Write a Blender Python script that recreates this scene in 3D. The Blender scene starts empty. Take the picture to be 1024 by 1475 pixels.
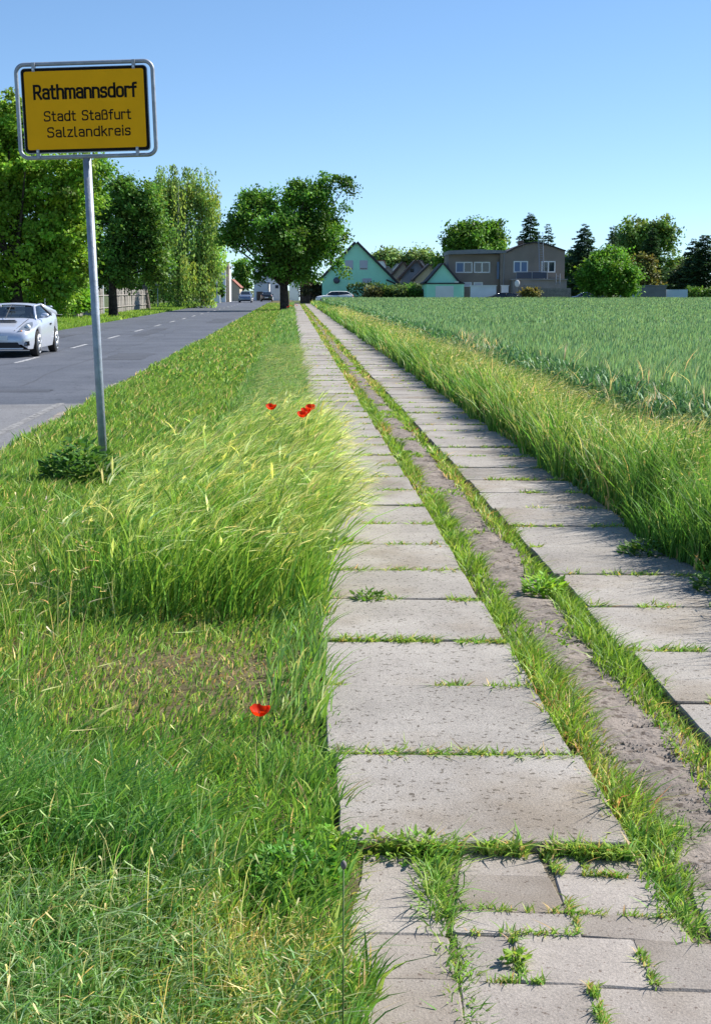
import bpy, bmesh, math, random
import numpy as np
from mathutils import Vector, Matrix

random.seed(7)
RNG = np.random.default_rng(11)
SC = bpy.context.scene
COL = SC.collection

# ------------------------------------------------------------------ camera
F_PX, CAM_H = 2000.0, 1.6                     # focal length in photo pixels, eye height
TH = math.atan(319.5 / F_PX)                  # downward pitch
cam_d = bpy.data.cameras.new('camera')
cam = bpy.data.objects.new('camera', cam_d)
COL.objects.link(cam)
cam.location = (0, 0, CAM_H)
cam.rotation_euler = (math.pi / 2 - TH, 0, 0)
cam_d.sensor_fit = 'VERTICAL'
cam_d.sensor_height = 36.0
cam_d.lens = 36.0 * F_PX / 1475.0
cam_d.clip_start = 0.05
cam_d.clip_end = 6000
SC.camera = cam

# ------------------------------------------------------------------ sky, sun, exposure
SUN_AZ, SUN_EL = math.radians(66), math.radians(42)      # azimuth from +Y (view direction) to +X (right)
w = bpy.data.worlds.new('World')
SC.world = w
w.use_nodes = True
nt = w.node_tree
bg = nt.nodes['Background']
sky = nt.nodes.new('ShaderNodeTexSky')
sky.sky_type = 'NISHITA'
sky.sun_disc = False
sky.sun_elevation = SUN_EL
sky.sun_rotation = SUN_AZ
sky.altitude = 0
sky.air_density = 1.0
sky.dust_density = 0.0
sky.ozone_density = 3.0
hsv = nt.nodes.new('ShaderNodeHueSaturation')
hsv.inputs['Saturation'].default_value = 1.08
tcw = nt.nodes.new('ShaderNodeTexCoord')
mpw = nt.nodes.new('ShaderNodeMapping')                 # clean dry air: less of the yellow horizon band
mpw.inputs['Location'].default_value = (0, 0, .06)
mpw.inputs['Scale'].default_value = (1, 1, 1.4)
nmw = nt.nodes.new('ShaderNodeVectorMath'); nmw.operation = 'NORMALIZE'
nt.links.new(tcw.outputs['Generated'], mpw.inputs[0]); nt.links.new(mpw.outputs[0], nmw.inputs[0]); nt.links.new(nmw.outputs[0], sky.inputs[0])
nt.links.new(sky.outputs[0], hsv.inputs['Color'])
nt.links.new(hsv.outputs[0], bg.inputs['Color'])
bg.inputs['Strength'].default_value = 0.105

sl = bpy.data.lights.new('sun', 'SUN')
sl.energy = 5.0
sl.angle = math.radians(0.5)
sl.color = (1.0, 0.955, 0.88)
sun = bpy.data.objects.new('sun', sl)
COL.objects.link(sun)
S_VEC = Vector((math.sin(SUN_AZ) * math.cos(SUN_EL), math.cos(SUN_AZ) * math.cos(SUN_EL), math.sin(SUN_EL)))
sun.rotation_euler = S_VEC.to_track_quat('Z', 'Y').to_euler()
sun.location = (20, 0, 40)

SC.view_settings.view_transform = 'Standard'
SC.view_settings.look = 'None'
SC.view_settings.exposure = 0.8
SC.view_settings.gamma = 1.0
SC.render.engine = 'CYCLES'
SC.cycles.max_bounces = 6
SC.cycles.diffuse_bounces = 4
SC.cycles.transparent_max_bounces = 12
SC.cycles.use_denoising = True


# ------------------------------------------------------------------ helpers
def P(x, y, d):
    """world point seen at photo pixel (x, y) at the distance d ahead"""
    u, v = (x - 512) / F_PX, (737.5 - y) / F_PX
    dy, dz = math.cos(TH) + v * math.sin(TH), -math.sin(TH) + v * math.cos(TH)
    t = d / dy
    return Vector((u * t, d, CAM_H + dz * t))


def G(x, y, z=0.0):
    """ground point under photo pixel (x, y)"""
    u, v = (x - 512) / F_PX, (737.5 - y) / F_PX
    dy, dz = math.cos(TH) + v * math.sin(TH), -math.sin(TH) + v * math.cos(TH)
    t = (z - CAM_H) / dz
    return Vector((u * t, dy * t, z))


def tag(o, label=None, cat=None, group=None, kind=None):
    if label: o['label'] = label
    if cat: o['category'] = cat
    if group: o['group'] = group
    if kind: o['kind'] = kind
    return o


def empty(name, loc, rz=0, label=None, cat=None, group=None):
    o = bpy.data.objects.new(name, None)
    COL.objects.link(o)
    o.location = loc
    o.rotation_euler = (0, 0, rz)
    o.empty_display_size = 0.2
    return tag(o, label, cat, group)


class MB:
    def __init__(s): s.v, s.f, s.sm = [], [], False

    def poly(s, pts):
        n = len(s.v)
        s.v += [tuple(p) for p in pts]
        s.f.append(tuple(range(n, n + len(pts))))

    def box(s, x0, x1, y0, y1, z0, z1):
        n = len(s.v)
        s.v += [(x0, y0, z0), (x1, y0, z0), (x1, y1, z0), (x0, y1, z0), (x0, y0, z1), (x1, y0, z1), (x1, y1, z1), (x0, y1, z1)]
        for q in ((0, 3, 2, 1), (4, 5, 6, 7), (0, 1, 5, 4), (1, 2, 6, 5), (2, 3, 7, 6), (3, 0, 4, 7)):
            s.f.append(tuple(n + i for i in q))
        return s

    def prism(s, pts, y0, y1):
        """outline of (x, z) extruded from y0 to y1"""
        n, k = len(s.v), len(pts)
        s.v += [(x, y0, z) for x, z in pts] + [(x, y1, z) for x, z in pts]
        s.f.append(tuple(range(n, n + k)))
        s.f.append(tuple(range(n + 2 * k - 1, n + k - 1, -1)))
        for i in range(k):
            j = (i + 1) % k
            s.f.append((n + i, n + k + i, n + k + j, n + j))
        return s

    def plate(s, pts, z0, z1):
        """outline of (x, y) extruded from z0 to z1"""
        n, k = len(s.v), len(pts)
        s.v += [(x, y, z0) for x, y in pts] + [(x, y, z1) for x, y in pts]
        s.f.append(tuple(range(n + k - 1, n - 1, -1)))
        s.f.append(tuple(range(n + k, n + 2 * k)))
        for i in range(k):
            j = (i + 1) % k
            s.f.append((n + i, n + j, n + k + j, n + k + i))
        return s

    def tube(s, pts, rad, seg=8, closed=False):
        pts = [Vector(p) for p in pts]
        if not hasattr(rad, '__len__'): rad = [rad] * len(pts)
        n0, m = len(s.v), len(pts)
        up = None
        for i, p in enumerate(pts):
            a = pts[(i - 1) % m] if (closed or i > 0) else p
            b = pts[(i + 1) % m] if (closed or i < m - 1) else p
            t = (b - a).normalized()
            if up is None:
                up = Vector((0, 0, 1)) if abs(t.z) < 0.9 else Vector((0, 1, 0))
            x = t.cross(up)
            if x.length < 1e-5: x = t.orthogonal()
            x.normalize()
            up = x.cross(t).normalized()
            for k in range(seg):
                c = 2 * math.pi * k / seg
                s.v.append(tuple(p + (x * math.cos(c) + up * math.sin(c)) * rad[i]))
        for i in range(m if closed else m - 1):
            for k in range(seg):
                a, b = n0 + i * seg, n0 + ((i + 1) % m) * seg
                k2 = (k + 1) % seg
                s.f.append((a + k, a + k2, b + k2, b + k))
        if not closed:
            s.f.append(tuple(range(n0 + seg - 1, n0 - 1, -1)))
            s.f.append(tuple(range(n0 + (m - 1) * seg, n0 + m * seg)))
        return s

    def grid(s, rows):
        """rows of points of equal length joined by quads"""
        n, k = len(s.v), len(rows[0])
        for r in rows: s.v += [tuple(p) for p in r]
        for i in range(len(rows) - 1):
            for j in range(k - 1):
                a = n + i * k + j
                s.f.append((a, a + 1, a + k + 1, a + k))
        return s

    def sphere(s, c, r, seg=12, rings=8, sc=(1, 1, 1)):
        rows = []
        for i in range(rings + 1):
            a = math.pi * i / rings
            rows.append([(c[0] + r * sc[0] * math.sin(a) * math.cos(2 * math.pi * j / seg),
                          c[1] + r * sc[1] * math.sin(a) * math.sin(2 * math.pi * j / seg),
                          c[2] + r * sc[2] * math.cos(a)) for j in range(seg + 1)])
        s.grid(rows)
        return s

    def build(s, name, mat, parent=None, smooth=False, bevel=0):
        me = bpy.data.meshes.new(name)
        me.from_pydata(s.v, [], s.f)
        bm = bmesh.new()
        bm.from_mesh(me)
        if smooth: bmesh.ops.remove_doubles(bm, verts=bm.verts, dist=1e-5)
        bmesh.ops.recalc_face_normals(bm, faces=bm.faces)
        if bevel:
            bmesh.ops.bevel(bm, geom=list(bm.edges), offset=bevel, segments=2, affect='EDGES', clamp_overlap=True)
        bm.to_mesh(me)
        bm.free()
        me.materials.append(mat)
        if smooth:
            for p in me.polygons: p.use_smooth = True
        o = bpy.data.objects.new(name, me)
        COL.objects.link(o)
        o.parent = parent
        return o


def np_mesh(name, V, faces4, faces3, cols, mat, parent=None):
    """V (n,3), faces4 (m,4), faces3 (k,3), cols (n,3) -> one mesh object with a colour attribute"""
    me = bpy.data.meshes.new(name)
    n4, n3 = len(faces4), len(faces3)
    me.vertices.add(len(V))
    me.vertices.foreach_set('co', np.ascontiguousarray(V, dtype=np.float32).ravel())
    idx = np.concatenate([np.asarray(faces4).ravel(), np.asarray(faces3).ravel()]).astype(np.int32)
    me.loops.add(len(idx))
    me.loops.foreach_set('vertex_index', idx)
    st = np.concatenate([np.arange(n4) * 4, n4 * 4 + np.arange(n3) * 3]).astype(np.int32)
    me.polygons.add(n4 + n3)
    me.polygons.foreach_set('loop_start', st)
    me.update(calc_edges=True)
    if cols is not None:
        at = me.color_attributes.new('Col', 'FLOAT_COLOR', 'POINT')
        c4 = np.ones((len(V), 4), dtype=np.float32)
        c4[:, :3] = cols
        at.data.foreach_set('color', c4.ravel())
    me.materials.append(mat)
    o = bpy.data.objects.new(name, me)
    COL.objects.link(o)
    o.parent = parent
    return o


class Blades:
    """collects tapered, bent ribbons (grass blades, stems, ears) into one mesh"""
    def __init__(s): s.V, s.Q, s.T, s.C, s.n = [], [], [], [], 0

    def add(s, base, H, W, lean, col, seg=2, face=None, shape='blade', droop=0.0):
        N = len(base)
        if N == 0: return
        base = np.asarray(base, float); H = np.broadcast_to(H, N).astype(float); W = np.broadcast_to(W, N).astype(float)
        lean = np.broadcast_to(lean, (N, 2)).astype(float)
        col = np.broadcast_to(col, (N, 3))
        if shape == 'blade': W = W * 1.45
        if face is None: face = RNG.uniform(0, 2 * math.pi, N)
        ts = {1: [0, 1], 2: [0, .55, 1], 3: [0, .35, .7, 1], 4: [0, .25, .5, .75, 1]}[seg]
        wf = {'blade': lambda t: 1 - .35 * t if t < 1 else 0, 'ear': lambda t: math.sin(math.pi * min(.97, .12 + .85 * t)) if t < 1 else 0,
              'stem': lambda t: 1.0 if t < 1 else 0, 'leaf': lambda t: math.sin(math.pi * (.1 + .8 * t)) if t < 1 else 0}[shape]
        side = np.stack([np.cos(face), np.sin(face), np.zeros(N)], 1)
        rows = []
        for t in ts:
            p = base.copy()
            p[:, :2] += lean * (t ** 1.8)[None] if False else lean * (t ** 1.8)
            p[:, 2] += H * (t - droop * t * t * t)
            wt = wf(t)
            if t < 1:
                rows.append(p - side * (W * wt * .5)[:, None]); rows.append(p + side * (W * wt * .5)[:, None])
            else:
                rows.append(p)
        k = len(rows)
        V = np.stack(rows, 1).reshape(-1, 3)
        off = s.n + np.arange(N)[:, None] * k
        for i in range(seg - 1):
            s.Q.append(off + np.array([[2 * i, 2 * i + 1, 2 * i + 3, 2 * i + 2]]))
        s.T.append(off + np.array([[k - 3, k - 2, k - 1]]))
        s.V.append(V); s.C.append(np.repeat(col, k, 0)); s.n += N * k
        return rows[-1]

    def build(s, name, mat, parent=None):
        Q = np.concatenate(s.Q) if s.Q else np.zeros((0, 4), int)
        return np_mesh(name, np.concatenate(s.V), Q, np.concatenate(s.T), np.concatenate(s.C), mat, parent)


def jitter(col, N, hue=.18, val=.25):
    c = np.tile(np.asarray(col, float), (N, 1))
    c *= RNG.uniform(1 - val, 1 + val, (N, 1))
    c *= 1 + RNG.uniform(-hue, hue, (N, 3)) * np.array([1.0, .35, .8])
    return np.clip(c, .004, .9)


def vnoise(x, y, s, seed=0):
    """smooth value noise in 0..1"""
    x, y = np.asarray(x, float) / s, np.asarray(y, float) / s
    xi, yi = np.floor(x), np.floor(y)
    fx, fy = x - xi, y - yi
    fx, fy = fx * fx * (3 - 2 * fx), fy * fy * (3 - 2 * fy)
    def h(a, b):
        q = np.sin(a * 127.1 + b * 311.7 + seed * 74.7) * 43758.5453
        return q - np.floor(q)
    return (h(xi, yi) * (1 - fx) + h(xi + 1, yi) * fx) * (1 - fy) + (h(xi, yi + 1) * (1 - fx) + h(xi + 1, yi + 1) * fx) * fy


# ------------------------------------------------------------------ materials
def mat_new(name):
    m = bpy.data.materials.new(name)
    m.use_nodes = True
    return m, m.node_tree.nodes, m.node_tree.links, m.node_tree.nodes['Principled BSDF']


def flat(name, col, rough=.6, metal=0.0, spec=.5, noise=.0, scale=8.0, bump=0.0, bscale=60):
    m, n, l, b = mat_new(name)
    b.inputs['Base Color'].default_value = (*col, 1)
    b.inputs['Roughness'].default_value = rough
    b.inputs['Metallic'].default_value = metal
    b.inputs['Specular IOR Level'].default_value = spec
    if noise:
        tc = n.new('ShaderNodeTexCoord')
        t = n.new('ShaderNodeTexNoise'); t.inputs['Scale'].default_value = scale; t.inputs['Detail'].default_value = 6
        l.new(tc.outputs['Object'], t.inputs['Vector'])
        r = n.new('ShaderNodeValToRGB')
        r.color_ramp.elements[0].position, r.color_ramp.elements[1].position = .3, .7
        r.color_ramp.elements[0].color = (*[c * (1 - noise) for c in col], 1)
        r.color_ramp.elements[1].color = (*[min(.95, c * (1 + noise)) for c in col], 1)
        l.new(t.outputs[0], r.inputs[0]); l.new(r.outputs[0], b.inputs['Base Color'])
    if bump:
        t2 = n.new('ShaderNodeTexNoise'); t2.inputs['Scale'].default_value = bscale; t2.inputs['Detail'].default_value = 4
        tc2 = n.new('ShaderNodeTexCoord'); l.new(tc2.outputs['Object'], t2.inputs['Vector'])
        bp = n.new('ShaderNodeBump'); bp.inputs['Strength'].default_value = bump; bp.inputs['Distance'].default_value = .02
        l.new(t2.outputs[0], bp.inputs['Height']); l.new(bp.outputs[0], b.inputs['Normal'])
    return m


def leafy(name, trans=.35, rough=.5, spec=.3, gain=1.0, warm=1.0):
    m, n, l, b = mat_new(name)
    a = n.new('ShaderNodeAttribute'); a.attribute_name = 'Col'
    gm_ = n.new('ShaderNodeMixRGB'); gm_.blend_type = 'MULTIPLY'; gm_.inputs[0].default_value = 1
    gm_.inputs[2].default_value = (gain * warm, gain, gain * .92, 1)
    l.new(a.outputs['Color'], gm_.inputs[1])
    l.new(gm_.outputs[0], b.inputs['Base Color'])
    b.inputs['Roughness'].default_value = rough
    b.inputs['Specular IOR Level'].default_value = spec
    t = n.new('ShaderNodeBsdfTranslucent')
    mx = n.new('ShaderNodeMixRGB'); mx.blend_type = 'MULTIPLY'; mx.inputs[0].default_value = 1
    mx.inputs[2].default_value = (1.2, 1.15, .8, 1)
    l.new(gm_.outputs[0], mx.inputs[1]); l.new(mx.outputs[0], t.inputs['Color'])
    ms = n.new('ShaderNodeMixShader'); ms.inputs[0].default_value = trans
    l.new(b.outputs[0], ms.inputs[1]); l.new(t.outputs[0], ms.inputs[2])
    l.new(ms.outputs[0], n['Material Output'].inputs['Surface'])
    return m


def surface(name, c0, c1, scale=3.0, speck=None, speck_scale=180., speck_at=.62, rough=.85, bump=.25, bscale=140., rnd=0.0, blotch=None, coord='Object', crack=0.0):
    """mottled mineral surface: large blotches, fine grain, dark specks, grain relief"""
    m, n, l, b = mat_new(name)
    tc = n.new('ShaderNodeTexCoord')
    co = tc.outputs[coord]
    if rnd:
        oi = n.new('ShaderNodeObjectInfo')
        ad = n.new('ShaderNodeVectorMath'); ad.operation = 'ADD'
        mu = n.new('ShaderNodeVectorMath'); mu.operation = 'SCALE'; mu.inputs[0].default_value = (37, 19, 7)
        l.new(oi.outputs['Random'], mu.inputs['Scale']); l.new(co, ad.inputs[0]); l.new(mu.outputs[0], ad.inputs[1])
        co = ad.outputs[0]
    def noise(s, d=6, r=.6):
        t = n.new('ShaderNodeTexNoise'); t.inputs['Scale'].default_value = s; t.inputs['Detail'].default_value = d; t.inputs['Roughness'].default_value = r
        l.new(co, t.inputs['Vector']); return t.outputs[0]
    def ramp(src, p0, p1, a, bb):
        r = n.new('ShaderNodeValToRGB')
        r.color_ramp.elements[0].position, r.color_ramp.elements[1].position = p0, p1
        r.color_ramp.elements[0].color, r.color_ramp.elements[1].color = (*a, 1), (*bb, 1)
        l.new(src, r.inputs[0]); return r.outputs[0]
    def mul(a, bb, f=1.0, mode='MULTIPLY'):
        x = n.new('ShaderNodeMixRGB'); x.blend_type = mode; x.inputs[0].default_value = f
        l.new(a, x.inputs[1]); l.new(bb, x.inputs[2]); return x.outputs[0]
    col = ramp(noise(scale), .32, .68, c0, c1)
    fine = noise(speck_scale, 3, .7)
    col = mul(col, ramp(fine, .3, .7, (.72, .72, .72), (1.22, 1.2, 1.18)))
    if speck:
        sp = ramp(noise(speck_scale * .45, 2, .5), speck_at, speck_at + .04, (1, 1, 1), speck)
        col = mul(col, sp)
    if blotch:
        bl = ramp(noise(.9, 5, .65), .5, .68, (1, 1, 1), blotch)
        col = mul(col, bl)
    if crack:
        vo = n.new('ShaderNodeTexVoronoi'); vo.feature = 'DISTANCE_TO_EDGE'; vo.inputs['Scale'].default_value = crack
        nz = n.new('ShaderNodeTexNoise'); nz.inputs['Scale'].default_value = 2.0; l.new(co, nz.inputs['Vector'])
        av = n.new('ShaderNodeVectorMath'); av.operation = 'ADD'; l.new(co, av.inputs[0]); l.new(nz.outputs['Color'], av.inputs[1])
        l.new(av.outputs[0], vo.inputs['Vector'])
        col = mul(col, ramp(vo.outputs['Distance'], .0006, .0024, (.55, .55, .55), (1, 1, 1)))
    if rnd:
        rr = n.new('ShaderNodeMapRange'); rr.inputs['To Min'].default_value = 1 - rnd; rr.inputs['To Max'].default_value = 1 + rnd
        l.new(oi.outputs['Random'], rr.inputs['Value'])
        x = n.new('ShaderNodeMixRGB'); x.blend_type = 'MULTIPLY'; x.inputs[0].default_value = 1
        l.new(col, x.inputs[1]); l.new(rr.outputs[0], x.inputs[2]); col = x.outputs[0]
    l.new(col, b.inputs['Base Color'])
    b.inputs['Roughness'].default_value = rough
    b.inputs['Specular IOR Level'].default_value = .25
    bp = n.new('ShaderNodeBump'); bp.inputs['Strength'].default_value = bump; bp.inputs['Distance'].default_value = .01
    l.new(noise(bscale, 4, .7), bp.inputs['Height']); l.new(bp.outputs[0], b.inputs['Normal'])
    return m


def glassy(name, tint=(.02, .03, .04), see=.25):
    m, n, l, b = mat_new(name)
    b.inputs['Base Color'].default_value = (*tint, 1)
    b.inputs['Roughness'].default_value = .04
    b.inputs['Specular IOR Level'].default_value = .8
    t = n.new('ShaderNodeBsdfTransparent'); t.inputs[0].default_value = (.75, .82, .82, 1)
    ms = n.new('ShaderNodeMixShader'); ms.inputs[0].default_value = see
    l.new(b.outputs[0], ms.inputs[1]); l.new(t.outputs[0], ms.inputs[2])
    l.new(ms.outputs[0], n['Material Output'].inputs['Surface'])
    return m


M = {}
M['grass'] = leafy('grass_blade', .38, .52, .3, 1.9, 1.12)
M['wheat'] = leafy('wheat_blade', .34, .5, .25, 1.55)
M['leaf'] = leafy('tree_leaf', .38, .55, .25, 1.95, 1.08)
M['needle'] = leafy('conifer_needle', .25, .6, .2, 1.9)
M['petal'] = leafy('poppy_petal', .45, .6, .2)
M['concrete'] = surface('concrete', (.278, .256, .232), (.372, .346, .314), 2.6, (.42, .40, .37), 110, .625, rough=.9, bump=.5, rnd=.11, blotch=(.76, .70, .62))
M['paver'] = surface('paver_concrete', (.258, .230, .205), (.335, .303, .272), 3.0, (.55, .5, .48), 150, .66, rough=.9, bump=.4, rnd=.14, blotch=(.74, .70, .64))
M['strip'] = surface('worn_asphalt_strip', (.165, .14, .122), (.29, .248, .215), 3.4, (.5, .47, .44), 60, .58, rough=.95, bump=1.0, bscale=45)
M['asphalt'] = surface('road_asphalt', (.085, .094, .115), (.122, .132, .156), .35, (.6, .6, .6), 60, .6, rough=.75, bump=.35, bscale=90, blotch=(.80, .80, .81), crack=.22)
M['asphalt_old'] = surface('old_road_asphalt', (.165, .168, .178), (.205, .206, .212), .7, (.7, .7, .7), 60, .6, rough=.85, bump=.35, bscale=90, blotch=(.85, .84, .83), crack=.3)
M['joint'] = surface('joint_soil', (.12, .10, .07), (.2, .17, .125), 9, (.6, .6, .5), 60, .58, rough=1, bump=.6, bscale=60)
M['gravel'] = surface('sandy_gravel', (.20, .18, .158), (.36, .325, .285), 3, (.55, .52, .5), 50, .56, rough=1, bump=.9, bscale=40)
M['asphalt_dark'] = surface('tar_patch', (.07, .075, .088), (.095, .10, .115), .8, (.7, .7, .7), 60, .6, rough=.7, bump=.3, bscale=90)
M['soil'] = surface('soil', (.075, .07, .03), (.15, .12, .065), 1.6, (.6, .6, .5), 40, .58, rough=1, bump=.8, bscale=30)
M['meadow'] = surface('meadow_ground', (.055, .085, .025), (.10, .12, .045), .6, (.7, .7, .6), 20, .58, rough=1, bump=.8, bscale=15)
M['field'] = surface('field_ground', (.035, .05, .02), (.06, .075, .03), .6, (.7, .7, .6), 20, .58, rough=1, bump=.8, bscale=15)
M['marking'] = surface('road_paint', (.38, .39, .40), (.58, .58, .58), 6, (.42, .42, .44), 30, .5, rough=.7, bump=.2)
M['marking_worn'] = surface('worn_road_paint', (.215, .212, .21), (.275, .272, .266), 4, (.5, .5, .5), 30, .54, rough=.8, bump=.2)
M['galv'] = flat('galvanised_steel', (.30, .33, .38), .5, .35, .5, .18, 14, .12, 40)
M['sign_yellow'] = flat('sign_yellow', (.86, .40, .002), .6, 0, .15, .05, 5)
M['sign_black'] = flat('sign_black', (.01, .01, .01), .7, 0, .1)
M['bolt'] = flat('bolt_steel', (.45, .47, .5), .35, .8)
M['bark'] = surface('bark', (.035, .026, .02), (.09, .07, .055), 3.5, (.5, .5, .5), 20, .55, rough=.95, bump=1.0, bscale=14)
M['bark_pale'] = surface('pale_bark', (.10, .085, .07), (.22, .19, .16), 4, (.35, .33, .3), 12, .6, rough=.95, bump=.8, bscale=14)
M['birch_bark'] = surface('birch_bark', (.42, .40, .37), (.62, .6, .56), 3, (.12, .11, .1), 8, .58, rough=.8, bump=.5, bscale=14)
M['stem'] = flat('plant_stem', (.10, .15, .04), .6)
M['bud'] = flat('seed_bud', (.16, .14, .13), .8, noise=.3, scale=200)
M['weed'] = M['grass']


# ------------------------------------------------------------------ layout of the place
SL = -0.0455                                   # every lane runs along x = x0 + SL * y
X_LL, X_LR, X_RL, X_RR = 0.125, 0.98, 1.49, 2.35      # edges of the left and the right slab row
X_ROAD_R, X_ROAD_C, X_ROAD_L = -2.93, -6.25, -9.55
X_WHEAT = 3.4
LANE = math.atan(-SL)


def lx(x0, y): return x0 + SL * np.asarray(y, float)


def strip(name, x0, x1, ys, z, mat, jag=0.0, seed=0, parent=None):
    rows = []
    for i, y in enumerate(ys):
        a = (vnoise(y, 1.0, .6, seed) - .5) * jag + (vnoise(y, 5.0, .17, seed) - .5) * jag * .5 if jag else 0
        b = (vnoise(y, 9.0, .6, seed + 3) - .5) * jag + (vnoise(y, 5.0, .17, seed + 5) - .5) * jag * .5 if jag else 0
        rows.append([(x0 + SL * y + a, y, z), (x1 + SL * y + b, y, z)])
    return MB().grid(rows).build(name, mat, parent)


m = MB()
m.grid([[(x, y, -.085) for x in (-3500, -60, 60, 3500)] for y in (-30, 60, 400, 5000)])
tag(m.build('ground', M['meadow']), kind='structure')
ys_f = [0 + .15 * i for i in range(0, 400)] + [60 + 2.0 * i for i in range(0, 100)]
tag(strip('verge_ground', X_ROAD_R - .05, X_LL + .0, ys_f, -.028, M['soil'], .1, 2), kind='structure')
tag(strip('border_ground', X_RR - .15, X_WHEAT + .2, ys_f, -.05, M['soil'], .1, 4), kind='structure')
tag(MB().grid([[(X_WHEAT + .2 + SL * y, y, -.045), (120, y, -.045)] for y in (-10, 40, 100, 163)]).build('field_ground', M['field']), kind='structure')
ys_r = [-2 + .2 * i for i in range(0, 300)] + [58 + 2.0 * i for i in range(0, 140)]
road = tag(strip('road', X_ROAD_L, X_ROAD_R, ys_r, -.03, M['asphalt'], .28, 7), kind='structure')
# older, paler asphalt at the near end of the road
rows = []
for i in range(24):
    y = -2 + i * (21.0 / 23)
    rows.append([(X_ROAD_L + .2 + SL * y, y + .0, -.025), (X_ROAD_R - .02 + SL * y + .12 * (vnoise(y, 2., .5, 3) - .5), y + (1.2 if i == 23 else 0), -.025)])
MB().grid(rows).build('old_asphalt_patch', M['asphalt_old'], road)
# centre dashes
for i in range(28):
    y0 = 31.6 + i * 8.1
    if y0 > 200: break
    c = X_ROAD_C
    mm = MB(); mm.grid([[(c - .06 + SL * y, y, -.0255), (c + .06 + SL * y, y, -.0255)] for y in (y0, y0 + 1.4, y0 + 2.9)])
    mm.build('centre_dash', M['marking'], road)
mm = MB(); mm.grid([[(-3.42 + SL * y, y, -.021), (-3.30 + SL * y, y, -.021)] for y in (5, 10, 15, 20.2)])
mm.build('edge_line', M['marking_worn'], road)

# sandy crumbling edge, tar patches and seams
strip('gravel_edge', X_ROAD_R - .10, X_ROAD_R + .16, ys_r[:200], -.0235, M['gravel'], .26, 17, road)
for i, (xa, xb, ya, yb) in enumerate(((-5.0, -3.9, 22.5, 23.1), (-8.9, -6.6, 25.5, 26.0), (-4.6, -3.5, 33, 36.5), (-9.2, -7.9, 44, 52), (-5.9, -5.2, 50, 61), (-4.4, -3.3, 70, 82))):
    rows = []
    for k in range(9):
        y = ya + (yb - ya) * k / 8
        rows.append([(xa + SL * y + .12 * random.random(), y, -.0262), (xb + SL * y - .12 * random.random(), y, -.0262)])
    MB().grid(rows).build('tar_patch', M['asphalt_dark'], road)
for i, (x0, ya, yb, wv) in enumerate(((-6.35, 20, 150, .5), (-4.7, 24, 60, .9), (-8.0, 28, 90, .8))):
    rows = []
    y = ya
    while y < yb:
        c = x0 + SL * y + (float(vnoise(y, 3., 2.5, i)) - .5) * wv * .4
        rows.append([(c - .018, y, -.0275), (c + .018, y, -.0275)]); y += .5 if y < 40 else 1.5
    MB().grid(rows).build('tar_seam', M['asphalt_dark'], road)
# pavement at the far side of the road
tag(strip('far_verge_ground', X_ROAD_L - 6.5, X_ROAD_L - .02, ys_r, -.05, M['meadow'], .15, 12), kind='structure')

# ------------------------------------------------------------------ the slab path
ys_p = [.8 + .2 * i for i in range(0, 300)] + [61 + 2.0 * i for i in range(0, 54)]
path = tag(strip('path', X_LL - .25, X_RR + .2, ys_p, -.041, M['soil'], .15, 21), kind='structure')
rows = []
for y in [3.6 + .035 * i for i in range(240)] + [12 + .12 * i for i in range(200)] + [36 + 2.0 * i for i in range(66)]:
    r = []
    for k in range(11):
        t = k / 10
        x = X_LR + .05 + (X_RL - X_LR - .10) * t
        z = -.032 + .016 * math.sin(math.pi * t) + .020 * (float(vnoise(x, y, .13, 5)) - .5) + .016 * (float(vnoise(x, y, .045, 6)) - .5)
        r.append((x + SL * y, y, z))
    rows.append(r)
MB().grid(rows).build('worn_middle_strip', M['strip'], path)


def slab_mesh(name, wx, wy, skew, seed, thick=.09, mat='concrete', quad=None):
    rg = random.Random(seed)
    pts = quad or [(-wx / 2, -wy / 2 + skew), (wx / 2, -wy / 2 - skew), (wx / 2, wy / 2 - skew), (-wx / 2, wy / 2 + skew)]
    out = []
    for i in range(4):
        a, b = Vector(pts[i]), Vector(pts[(i + 1) % 4])
        nrm = Vector(((b - a).y, -(b - a).x)).normalized()
        c = rg.uniform(.004, .016)
        L = (b - a).length
        ks = [c / L] + [(j + rg.uniform(-.25, .25)) / 6 for j in range(1, 6)] + [1 - rg.uniform(.004, .014) / L]
        for k in ks:
            out.append(a.lerp(b, k) + nrm * (rg.uniform(-.006, .002) if quad is None else rg.uniform(-.003, .001)))
    cx = sum((Vector(p) for p in pts), Vector((0, 0))) / 4
    me = bpy.data.meshes.new(name)
    n = len(out)
    inn = [p + (cx - p).normalized() * .005 for p in out]
    V = [(p.x, p.y, -thick) for p in out] + [(p.x, p.y, -.005) for p in out] + [(p.x, p.y, 0) for p in inn]
    Fc = [tuple(range(2 * n, 3 * n))]
    for i in range(n):
        j = (i + 1) % n
        Fc += [(i, j, n + j, n + i), (n + i, n + j, 2 * n + j, 2 * n + i)]
    me.from_pydata(V, [], Fc)
    me.materials.append(M[mat])
    return me


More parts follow.
